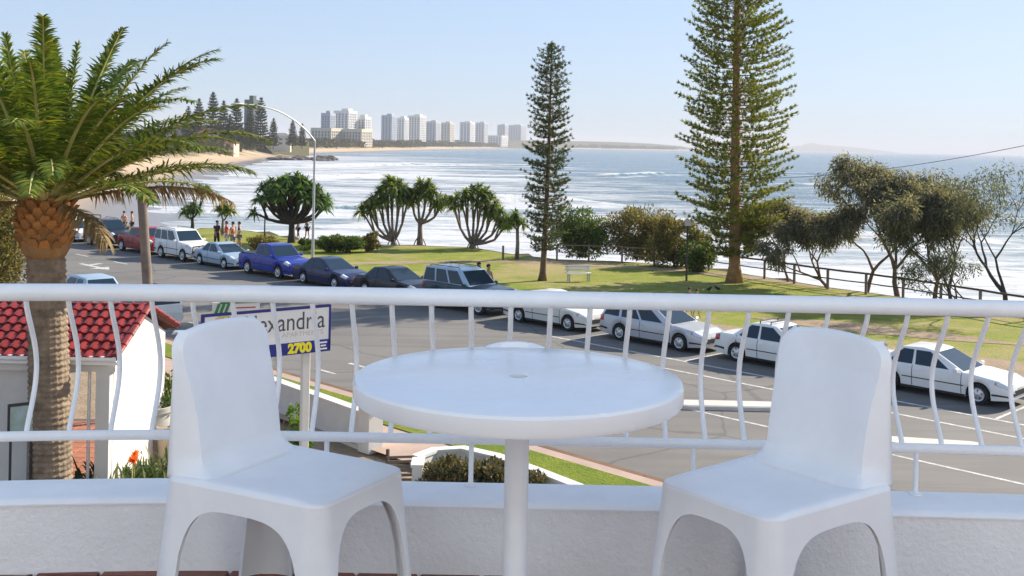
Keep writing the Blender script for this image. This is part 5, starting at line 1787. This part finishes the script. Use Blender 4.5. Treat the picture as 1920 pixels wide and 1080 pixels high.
# ------------------------------------------------------------------ sea fence
def coast_line(i0, i1, off):
    pts = [Vector((p.x, p.y, 0)) for p in COAST[i0:i1]]
    out = []
    for a, b in zip(pts[:-1], pts[1:]):
        k = max(2, int((b - a).length / 0.25))
        out += [a.lerp(b, i / k) for i in range(k)]
    res = []
    for i, p in enumerate(out):
        t = (out[min(i + 8, len(out) - 1)] - out[max(i - 8, 0)]).normalized()
        res.append(p - Vector((-t.y, t.x, 0)) * off)
    return res
def fence(name, label, line, step, h, pm_, rm, rails, pw=0.12):
    t = thing(name, label, 'fence', line[0] + Vector((0, 0, .12)))
    o0 = line[0]
    acc, last, posts = 0, line[0], [line[0]]
    for p in line[1:]:
        acc += (p - last).length; last = p
        if acc >= step:
            posts.append(p); acc = 0
    me = MB().cbox((0, 0, h / 2 - .05), (pw, pw, h + .1), .015).mesh('post')
    for p in posts:
        q = p - o0
        link('post', me, pm_, t, (q.x, q.y, random.uniform(-.03, .02)), random.uniform(-.2, .2) + R(-40))
    for a, b in zip(posts[:-1], posts[1:]):
        for z, r_ in rails:
            MB().tube([a - o0 + Vector((0, 0, z)), (a + b) / 2 - o0 + Vector((0, 0, z - .015)), b - o0 + Vector((0, 0, z))], r_, 6).build('rail', rm, t, True)
    return t
fence('timber_fence', 'dark timber rail fence along the sea edge at right', coast_line(12, 21, 0.7), 2.2, 1.1, 'timber_grey', 'timber_dark', ((1.06, .055), (0.58, .035)))
fence('timber_fence', 'pale grey rail fence between the two pines', coast_line(9, 13, 0.7), 2.0, 1.05, 'timber_grey', 'timber_grey', ((1.0, .04), (0.55, .03)), .10)
bl = [at(134, 428, 84), at(188, 430, 84)]
bl = [Vector((p.x, p.y, 0)) for p in bl]
fence('beach_fence', 'short pale timber fence above the beach at left', [bl[0].lerp(bl[1], i / 12) for i in range(13)], 0.7, 1.35, 'timber_grey', 'timber_grey', ((1.32, .05), (0.8, .04)), .1)

# ------------------------------------------------------------------ park furniture
p = gr(1085, 528, .12)
bn = thing('park_bench', 'pale park bench on the lawn right of the young pine', 'bench', p, R(12))
for i in range(3):
    MB().box((0, -.12 + i * .14, .45), (1.4, .12, .04)).build('seat_slat', 'wall_white', bn)
for i in range(2):
    MB().box((0, .26 + i * .03, .62 + i * .16), (1.4, .035, .12)).build('back_slat', 'wall_white', bn)
for x in (-.55, .55):
    for y in (-.14, .22):
        MB().box((x, y, .22), (.06, .06, .44)).build('leg', 'metal_grey', bn)
    MB().box((x, .285, .62), (.05, .05, .40)).build('back_post', 'metal_grey', bn)
p = gr(496, 446, .12)
pl = thing('park_lamp', 'slim dark lamp post left of the domed pandanus', 'lamp post', p)
MB().tube([(0, 0, 0), (0, 0, 2.2)], [.06, .045], 8).build('pole', 'dark_metal', pl, True, 40)
MB().lathe([(.05, 2.2), (.13, 2.28), (.15, 2.5), (.17, 2.52), (.04, 2.66)], 12).build('lantern', 'dark_metal', pl, True, 40)
p = gr(1287, 527, .12)
sp_ = thing('marker_post', 'thin dark post on the lawn left of the tall pine trunk', 'post', p)
MB().tube([(0, 0, 0), (0, 0, 3.4)], [.06, .05], 8).build('pole', 'timber_dark', sp_, True, 40)
MB().box((0, -.06, 3.2), (.34, .02, .34)).build('plate', 'metal_grey', sp_)
p = gr(943, 487, .12)
tag(MB().cbox((0, 0, .42), (.14, .14, .95), .02).build('bollard', 'timber_grey', None, loc=p), 'short timber bollard left of the small pandanus', 'bollard')
# overhead wire
a, b = at(1379, 334, 61), at(2150, 222, 34)
pts = []
for i in range(25):
    s = i / 24
    q = a.lerp(b, s); q.z -= 0.55 * 4 * s * (1 - s)
    pts.append(q)
tag(MB().tube(pts, 0.013, 5).build('overhead_wire', 'timber_grey', None, True), 'single overhead wire crossing the sea at right', 'wire')

# ------------------------------------------------------------------ people
for nm, c in (('cloth_red', (0.55, 0.05, 0.04)), ('cloth_rust', (0.42, 0.10, 0.07)), ('cloth_navy', (0.03, 0.04, 0.10)), ('cloth_teal', (0.03, 0.22, 0.25)), ('cloth_grey', (0.22, 0.22, 0.24)), ('cloth_black', (0.02, 0.02, 0.025)), ('cloth_white', (0.72, 0.72, 0.70)), ('cloth_blue', (0.10, 0.20, 0.42))):
    pm(nm, c, 0.85, 0.2, 14)
def skin_obj(name, verts, edges, m, parent, sub=2):
    """verts: (x, y, z, rx, ry); one continuous skinned surface"""
    me = bpy.data.meshes.new(name)
    bm = bmesh.new()
    lay = bm.verts.layers.skin.verify()
    vs = []
    for i, (x, y, z, rx, ry) in enumerate(verts):
        v = bm.verts.new((x, y, z)); v[lay].radius = (rx, ry); v[lay].use_root = (i == 0)
        vs.append(v)
    for a_, b_ in edges:
        bm.edges.new((vs[a_], vs[b_]))
    bm.to_mesh(me); bm.free()
    o = bpy.data.objects.new(name, me); C.objects.link(o)
    md = o.modifiers.new('skin', 'SKIN'); md.use_smooth_shade = True
    ms = o.modifiers.new('sub', 'SUBSURF'); ms.levels = sub; ms.render_levels = sub
    ev = o.evaluated_get(bpy.context.evaluated_depsgraph_get())
    me2 = bpy.data.meshes.new_from_object(ev)
    bpy.data.objects.remove(o); bpy.data.meshes.remove(me)
    me2.polygons.foreach_set('use_smooth', [True] * len(me2.polygons))
    return link(name, me2, m, parent)
def person(label, p, h, face, top=None, bottom='cloth_grey', long=False, arm=0.15, step=0.10, bend=0.0, hair='hair', skinm='skin'):
    k = h / 1.75
    t = thing('person', label, 'person', p, face, 'people by the park')
    fx = bend
    J = dict(pel=(0, 0, .95, .13, .11), wst=(.01, 0, 1.10, .125, .095), chs=(.02 + fx * .3, 0, 1.30, .155, .11), nck=(.03 + fx * .5, 0, 1.48, .06, .06), hd0=(.04 + fx * .6, 0, 1.56, .075, .07), hd1=(.05 + fx * .6, 0, 1.66, .09, .085), hd2=(.04 + fx * .6, 0, 1.745, .06, .06), nose=(.145 + fx * .6, 0, 1.63, .016, .016))
    for sg, nm in ((1, 'l'), (-1, 'r')):
        J[nm + 'hip'] = (0, sg * .10, .88, .095, .09); J[nm + 'kne'] = (sg * step * .5 + .02, sg * .11, .48, .062, .06); J[nm + 'ank'] = (sg * step, sg * .11, .09, .04, .04); J[nm + 'toe'] = (sg * step + .15, sg * .12, .03, .035, .028)
        J[nm + 'sho'] = (.02 + fx * .4, sg * .19, 1.40, .062, .06); J[nm + 'elb'] = (.0 + arm * .3, sg * .26, 1.13, .042, .042); J[nm + 'wri'] = (arm, sg * .24, .92, .03, .028); J[nm + 'han'] = (arm + .03, sg * .235, .82, .036, .02)
        for q in range(4):
            J[nm + 'f%d' % q] = (arm + .01 + q * .018, sg * .232, .735 + abs(q - 1.4) * .01, .009, .009)
        J[nm + 'thu'] = (arm + .085, sg * .222, .80, .01, .01)
    E = [('pel', 'wst'), ('wst', 'chs'), ('chs', 'nck'), ('nck', 'hd0'), ('hd0', 'hd1'), ('hd1', 'hd2'), ('hd1', 'nose')]
    for n_ in 'lr':
        E += [('pel', n_ + 'hip'), (n_ + 'hip', n_ + 'kne'), (n_ + 'kne', n_ + 'ank'), (n_ + 'ank', n_ + 'toe'), ('chs', n_ + 'sho'), (n_ + 'sho', n_ + 'elb'), (n_ + 'elb', n_ + 'wri'), (n_ + 'wri', n_ + 'han'), (n_ + 'han', n_ + 'thu')] + [(n_ + 'han', n_ + 'f%d' % q) for q in range(4)]
    keys = list(J)
    V = [tuple(c * k for c in J[q]) for q in keys]
    skin_obj('body', V, [(keys.index(a_), keys.index(b_)) for a_, b_ in E], skinm, t, 1)
    def cloth(nm, names, edges, m, grow):
        V = []
        for q in names:
            x, y, z, a_, b_ = J[q] if isinstance(q, str) else q
            V.append((x * k, y * k, z * k, a_ * k + grow, b_ * k + grow))
        skin_obj(nm, V, edges, m, t, 1)
    lk = lambda n_, f: tuple(J[n_ + 'hip'][i] + (J[n_ + 'kne'][i] - J[n_ + 'hip'][i]) * f for i in range(5))
    if long:
        cloth('trousers', ['pel', 'lhip', 'lkne', 'lank', 'rhip', 'rkne', 'rank', 'wst'], [(0, 1), (1, 2), (2, 3), (0, 4), (4, 5), (5, 6), (0, 7)], bottom, .018)
    else:
        cloth('shorts', ['pel', 'lhip', lk('l', .75), 'rhip', lk('r', .75)], [(0, 1), (1, 2), (0, 3), (3, 4)], bottom, .028)
    if top:
        se = lambda n_: tuple(J[n_ + 'sho'][i] + (J[n_ + 'elb'][i] - J[n_ + 'sho'][i]) * .6 for i in range(5))
        cloth('shirt', ['pel', 'wst', 'chs', (J['nck'][0], 0, 1.44, .075, .07), 'lsho', se('l'), 'rsho', se('r')], [(0, 1), (1, 2), (2, 3), (2, 4), (4, 5), (2, 6), (6, 7)], top, .018)
    hx, hz = J['hd1'][0] * k, J['hd1'][2] * k
    bm = bmesh.new(); bmesh.ops.create_icosphere(bm, subdivisions=2, radius=.108 * k)
    for v in bm.verts:
        v.co.x = v.co.x * 1.05 - .02 * k
        if v.co.z < -.02 * k and v.co.x > -.03 * k:
            v.co.z = -.0 * k; v.co.x *= .6
    me = bpy.data.meshes.new('hair'); bm.to_mesh(me); bm.free()
    me.polygons.foreach_set('use_smooth', [True] * len(me.polygons))
    link('hair', me, hair, t, (hx, 0, hz + .035 * k))
    return t
def pp(px, d, z=.12):
    q = at(px, 300, d); return Vector((q.x, q.y, z))
person('shirtless person in dark shorts above the dark four wheel drive, left of a pair', pp(235, 82), 1.75, R(250), None, 'cloth_black')
person('shirtless person in dark shorts above the dark four wheel drive, right of a pair', pp(250, 82.4), 1.72, R(200), None, 'cloth_navy')
person('person in dark top and trousers at the left of the standing group', pp(409, 73.5), 1.80, R(-30), 'cloth_black', 'cloth_black', True)
person('person in bright red shirt and pale shorts in the standing group', pp(428, 72.5), 1.84, R(210), 'cloth_red', 'cloth_white')
person('person in rust red shirt and grey shorts in the standing group', pp(440, 72), 1.86, R(160), 'cloth_rust', 'cloth_grey')
person('person in navy top at the right of the standing group', pp(452, 72.6), 1.82, R(190), 'cloth_navy', 'cloth_grey')
person('shirtless person walking behind the silver roofed vehicle, nearer its windscreen', pp(901, 51.6), 1.70, R(-45), None, 'cloth_blue', step=.2)
person('shirtless person walking right of another behind the silver roofed vehicle', pp(919, 51.2), 1.66, R(-45), None, 'cloth_red', step=.2)
person('child in dark shorts on the sandy path behind the wagon, left of two', pp(1297, 47.5), 1.22, R(-60), 'cloth_navy', 'cloth_black', step=.16)
person('child on the sandy path behind the wagon, right of two', pp(1311, 47.2), 1.2, R(-50), 'cloth_white', 'cloth_navy', step=.16)
person('person in teal shirt under the domed pandanus, left of two', pp(562, 81), 1.6, R(200), 'cloth_teal', 'cloth_navy')
person('person in teal shirt under the domed pandanus, right of two', pp(579, 81.5), 1.65, R(160), 'cloth_teal', 'cloth_black')
# two magpies on the lawn
def bird(label, p, rz):
    t = thing('bird', label, 'bird', p, rz, 'birds on the lawn')
    MB().tube([(-.12, 0, .16), (-.06, 0, .18), (.04, 0, .20), (.10, 0, .25), (.13, 0, .30), (.18, 0, .305)], [.03, .065, .075, .05, .045, .008], 10).build('body', 'cloth_black', t, True)
    MB().box((-.20, 0, .15), (.16, .06, .015), 0, Matrix.Rotation(R(-12), 3, 'Y')).build('tail', 'cloth_black', t)
    for y in (-.03, .03):
        MB().tube([(0, y, 0), (0, y, .14)], .008, 5).build('leg', 'dark_metal', t)
bird('small black bird on the lawn above the rail, left of two', gr(1329, 549, .13), R(20))
bird('small black bird on the lawn above the rail, right of two', gr(1346, 548, .13), R(160))

# ------------------------------------------------------------------ rocks on the beach
rk = thing('rock_outcrop', 'dark rock outcrop at the waterline of the far beach', 'rocks', gr(565, 300, SEA))
for i in range(14):
    bm = bmesh.new(); bmesh.ops.create_icosphere(bm, subdivisions=2, radius=1.0)
    for v in bm.verts:
        v.co *= random.uniform(.75, 1.2)
    me = bpy.data.meshes.new('boulder'); bm.to_mesh(me); bm.free()
    o = link('boulder', me, 'rock', rk, (random.uniform(-17, 17), random.uniform(-16, 16), .3), random.uniform(0, 3))
    o.scale = (random.uniform(3, 7), random.uniform(3, 6), random.uniform(1.2, 3.0))

# ------------------------------------------------------------------ far town
for nm, c in (('tower_white', (0.74, 0.72, 0.68)), ('tower_cream', (0.66, 0.58, 0.45)), ('tower_grey', (0.52, 0.52, 0.54)), ('tower_blue', (0.44, 0.48, 0.55)), ('tower_pink', (0.60, 0.45, 0.36)), ('tower_green', (0.10, 0.13, 0.12))):
    pm(nm, c, 0.8, 0.08, 0.1)
pm('far_glass', (0.18, 0.21, 0.25), 0.3, 0.2, 0.3)
pm('far_roof', (0.30, 0.13, 0.09), 0.8, 0.25, 0.4)
pm('far_roof_grey', (0.25, 0.25, 0.26), 0.8, 0.25, 0.4)
def tower(label, x0, x1, ytop, d, m, rot=-24, strips=3, crown=True, zb=2.0, depth=0.9):
    a_, b_ = at(x0, 262, d), at(x1, 262, d)
    wpx = b_.x - a_.x
    r_ = R(rot)
    W = wpx / (math.cos(r_) + depth * abs(math.sin(r_)))
    D = W * depth
    Htop = at((x0 + x1) / 2, ytop, d).z
    H = Htop - zb
    t = thing('tower_block', label, 'building', ((a_.x + b_.x) / 2, d, zb), r_, 'apartment towers on the far shore')
    MB().box((0, 0, H / 2), (W, D, H)).build('walls', m, t)
    fl_ = max(3, int(H / (3.4 * max(1, d / 1700))))
    # window strips on the two faces in view, with balcony slabs
    sw = W / (strips * 2 + 1)
    for i in range(strips):
        x = -W / 2 + sw * (1.5 + 2 * i)
        MB().box((x, -D / 2 - .05, H * .5 - 1), (sw, .3, H - 5)).build('window_strip', 'far_glass', t)
        MB().box((W / 2 + .05, (-D / 2 + D / (strips * 2 + 1) * (1.5 + 2 * i)), H * .5 - 1), (.3, D / (strips * 2 + 1), H - 5)).build('window_strip', 'far_glass', t)
    sl = MB().box((0, 0, 0), (W * 1.03, D * 1.03, .9 * d / 1500)).mesh('balcony_band')
    for k in range(1, fl_):
        link('balcony_band', sl, m, t, (0, 0, k * H / fl_))
    if crown:
        MB().box((W * .1, 0, H + 1.5), (W * .45, D * .5, 3.2)).build('plant_room', m, t)
    return t
tower('blue grey tower at the left of the white cluster', 602, 628, 212, 1500, 'tower_blue')
tower('tall white tower in the middle of the left cluster', 626, 668, 208, 1540, 'tower_white', strips=4)
tower('white tower at the right of the left cluster', 664, 695, 219, 1560, 'tower_white')
tower('long cream block at the foot of the left cluster, left half', 584, 642, 240, 1400, 'tower_cream', strips=6, crown=False)
tower('long cream block at the foot of the left cluster, right half', 643, 697, 242, 1410, 'tower_cream', strips=6, crown=False)
tower('tall grey tower first of the far row', 715, 744, 216, 2350, 'tower_blue')
tower('pale tower second of the far row', 742, 766, 221, 2400, 'tower_white')
tower('tall pale tower third of the far row', 765, 798, 217, 2480, 'tower_white', strips=4)
tower('grey tower fourth of the far row', 798, 826, 228, 2750, 'tower_grey')
tower('cream tower fifth of the far row', 826, 852, 230, 2850, 'tower_cream')
tower('slim pale tower sixth of the far row', 862, 890, 229, 3250, 'tower_white')
tower('slim grey tower seventh of the far row', 891, 915, 230, 3350, 'tower_grey')
tower('low pale block between the slim towers and the young pine', 913, 952, 254, 3600, 'tower_white', crown=False, strips=5)
tower('narrow grey tower left behind the young pine', 932, 953, 234, 4300, 'tower_grey')
tower('broad grey tower behind the young pine', 951, 987, 235, 4500, 'tower_grey', strips=5)
tower('dark tower rising behind the far norfolk pines', 458, 484, 187, 830, 'tower_green', zb=4)

# headland with houses
def ridge(name, label, pts, m, kind='structure'):
    """pts: (px, ytop, d, depth) silhouette; rounded ridge with real depth"""
    rows = []
    for px, y, d, dep in pts:
        tp = at(px, y, d)
        row = []
        for k in range(9):
            s = k / 8
            q = at(px, 262, d + dep * (s - .5))
            z = SEA - 1 + (tp.z - SEA + 1) * math.sin(math.pi * min(1, s * 1.0)) ** .7
            row.append((q.x, q.y, z + (random.uniform(-.04, .04) * (tp.z - SEA) if 0 < k < 8 else 0)))
        rows.append(row)
    o = MB().grid(rows).build(name, m, None, True)
    if sum(p_.normal.z for p_ in o.data.polygons) < 0:
        o.data.flip_normals()
    return tag(o, label, kind=kind)
HILL = [(230, 262, 700, 60), (280, 256, 720, 90), (330, 252, 740, 110), (380, 251, 760, 120), (430, 254, 780, 110), (480, 258, 800, 90), (530, 262, 830, 70), (580, 266, 860, 40)]
ridge('hill', 'low wooded hill behind the beach at left', HILL, 'far_land')
def hill_z(px, d):
    xs = [q[0] for q in HILL]
    yt, dc, dp = (float(np.interp(px, xs, [q[k] for q in HILL])) for k in (1, 2, 3))
    tz = at(px, yt, dc).z
    s = (d - dc) / dp + .5
    if not 0 < s < 1:
        return 1.5
    return max(1.5, SEA - 1 + (tz - SEA + 1) * math.sin(math.pi * s) ** .7)
ridge('headland', 'long low headland at the far end of the bay', [(700, 262, 2600, 300), (800, 262, 3000, 400), (900, 263, 3600, 500), (985, 263, 4300, 600), (1070, 264, 4900, 700), (1150, 266, 5300, 700), (1220, 269, 5600, 600), (1275, 274, 5900, 400), (1300, 278, 6000, 200)], 'far_land')
ridge('island', 'faint island hill on the sea horizon at right', [(1440, 283, 13500, 800), (1475, 275, 13500, 1500), (1500, 273, 13600, 1500), (1520, 268, 13700, 1500), (1540, 271, 13700, 1500), (1570, 274, 13700, 1500), (1610, 277, 13700, 1500), (1660, 283, 13700, 1000), (1700, 288, 13700, 500)], 'far_land')
def far_house(label, px, py, d, w, h, m, roof_m, rz):
    p_ = at(px, py, d)
    t = thing('beach_house', label, 'house', (p_.x, d, p_.z - h), rz, 'houses on the hill')
    MB().box((0, 0, h / 2 - 2), (w, w * .8, h + 4)).build('walls', m, t)
    e = .6
    MB().add([(-w / 2 - e, -w * .4 - e, h), (w / 2 + e, -w * .4 - e, h), (w / 2 + e, w * .4 + e, h), (-w / 2 - e, w * .4 + e, h), (-w * .2, 0, h + w * .2), (w * .2, 0, h + w * .2)], [(0, 1, 5, 4), (1, 2, 5), (2, 3, 4, 5), (3, 0, 4), (3, 2, 1, 0)]).build('roof', roof_m, t)
    n = max(2, int(w / 4))
    for k in range(n):
        for z in ([h * .3, h * .72] if h > 5 else [h * .5]):
            MB().box((-w / 2 + (k + .5) * w / n, -w * .4 - .03, z), (w / n * .5, .15, 1.4)).build('window', 'far_glass', t)
for i, (lab, px, py, d, w, h, m, rm, rz) in enumerate((
        ('pink two storey house high on the hill behind the palm fronds', 352, 240, 640, 16, 8, 'tower_pink', 'far_roof', .2),
        ('cream house with red roof beside the pink house', 392, 250, 620, 14, 7, 'tower_cream', 'far_roof', -.1),
        ('white house low on the hill above the beach', 372, 272, 580, 13, 6, 'tower_white', 'far_roof_grey', .3),
        ('pink block above the beach beside the pines', 418, 268, 600, 15, 8, 'tower_pink', 'far_roof', 0),
        ('cream block half hidden among the far pines', 528, 256, 780, 13, 7, 'tower_cream', 'far_roof_grey', .1),
        ('small cream house right of the far pines', 556, 262, 880, 13, 6, 'tower_cream', 'far_roof', -.2),
        ('white house at the far left above the palm trunk', 318, 262, 600, 14, 7, 'tower_white', 'far_roof', .2))):
    far_house(lab, px, py, d, w, h, m, rm, rz)
# far norfolk pines
def far_pine(label, px, ytop, d, seed, wd=.16):
    b_ = at(px, 280, d); b_.z = 2.0
    H = at(px, ytop, d).z - 2.0
    norfolk('far_pine', label, b_, H, lambda z: max(.3, H * wd * 1.25 * (1 - (z / H)) ** .6), H * .12, 17, 7, 'far_leaf', 'bark_dark', H * .014, 0, seed, tuft=H * .055, dens=2.2 / (H * .16), strands=6, group='pines behind the far beach')
for lab, px, yt, d, wd_ in (('leftmost far pine just right of the palm', 352, 200, 600, .16), ('broad far pine above the pink block', 372, 186, 620, .17), ('tallest of the far pines behind the beach', 398, 174, 640, .16), ('far pine right of the tallest one', 418, 190, 620, .15),
                       ('far pine left of the dark tower', 442, 186, 640, .17), ('far pine beside the dark tower', 488, 184, 660, .16), ('thin far pine in front of the dark tower', 468, 200, 640, .15), ('short far pine right of the dark tower', 512, 222, 700, .17),
                       ('short far pine left of the lamp pole', 548, 226, 760, .18), ('short far pine nearest the lamp pole', 566, 232, 780, .18), ('short far pine between two taller ones', 430, 215, 600, .18)):
    far_pine(lab, px, yt, d, px, wd_)
# dune scrub: one mass
def dune_scrub():
    rg = np.random.default_rng(77)
    cs, rs = [], []
    sh = np.array(SHORE, float)
    seg = np.linalg.norm(np.diff(sh, axis=0), axis=1)
    for i in range(4, len(sh) - 2):
        a_, b_ = sh[i], sh[i + 1]
        t_ = (b_ - a_) / np.linalg.norm(b_ - a_)
        nn = np.array([-t_[1], t_[0]])
        dmid = np.linalg.norm((a_ + b_) / 2)
        k = int(min(900, seg[i] / 2.2 * (600 / max(600, dmid)) * 3))
        ws = np.interp(dmid, [90, 200, 400, 700, 1200, 5000], [.7, .8, .55, .45, .5, 1.6])
        for q in range(k):
            u = rg.uniform(); o = (52 + 110 * rg.uniform() ** 1.4) * ws
            p_ = a_ + (b_ - a_) * u + nn * o
            cs.append((p_[0], p_[1], 2.0)); rs.append(rg.uniform(2.2, 4.6) * (1 + dmid / 2600))
    cs = np.array(cs); rs = np.array(rs); n = len(cs)
    out = []
    for s in range(30):
        d = unit(rg.normal(size=(n, 3))); d[:, 2] = np.abs(d[:, 2])
        c = cs + d * rs[:, None] * np.array([1.3, 1.3, .9])
        out.append(leaf_quads(c, d + rg.normal(0, .5, (n, 3)), rg.normal(size=(n, 3)), rs * .55, rs * .4))
    v, f = joinvf(out)
    tag(link('dune_scrub', np_mesh('dune_scrub', v, f), 'dune_leaf'), 'grey green coastal scrub behind the far beach', kind='stuff')
dune_scrub()
def hill_scrub():
    rg = np.random.default_rng(78)
    n = 2600
    px = rg.uniform(240, 600, n); d = 540 + 340 * rg.uniform(0, 1, n) ** 1.5
    P = []
    for a_, b_ in zip(px, d):
        q = at(a_, 262, b_)
        if dist_poly(np.array([[q.x, q.y]]), SHORE)[0] > 36:
            z = hill_z(a_, b_)
            P.append((q.x, q.y, z))
    cs = np.array(P); n = len(cs); rs = rg.uniform(2.4, 5.2, n)
    out = []
    for s in range(34):
        dd = unit(rg.normal(size=(n, 3))); dd[:, 2] = np.abs(dd[:, 2])
        out.append(leaf_quads(cs + dd * rs[:, None], dd + rg.normal(0, .5, (n, 3)), rg.normal(size=(n, 3)), rs * .5, rs * .34))
    v, f = joinvf(out)
    tag(link('hill_scrub', np_mesh('hill_scrub', v, f), 'far_leaf'), 'dark green trees massed on the hill at left', kind='stuff')
hill_scrub()

# ------------------------------------------------------------------ haze
m, nt, b = _new('haze_air')
nt.nodes.remove(b)
vol = nt.nodes.new('ShaderNodeVolumePrincipled')
vol.inputs['Color'].default_value = (0.93, 0.95, 1.0, 1)
vol.inputs['Density'].default_value = 0.00013
vol.inputs['Anisotropy'].default_value = 0.0
nt.links.new(vol.outputs[0], nt.nodes['Material Output'].inputs['Volume'])
hz = MB().box((0, 20000, 60), (110000, 90000, 140)).build('haze', 'haze_air')
tag(hz, 'thin sea haze over the bay', kind='stuff')
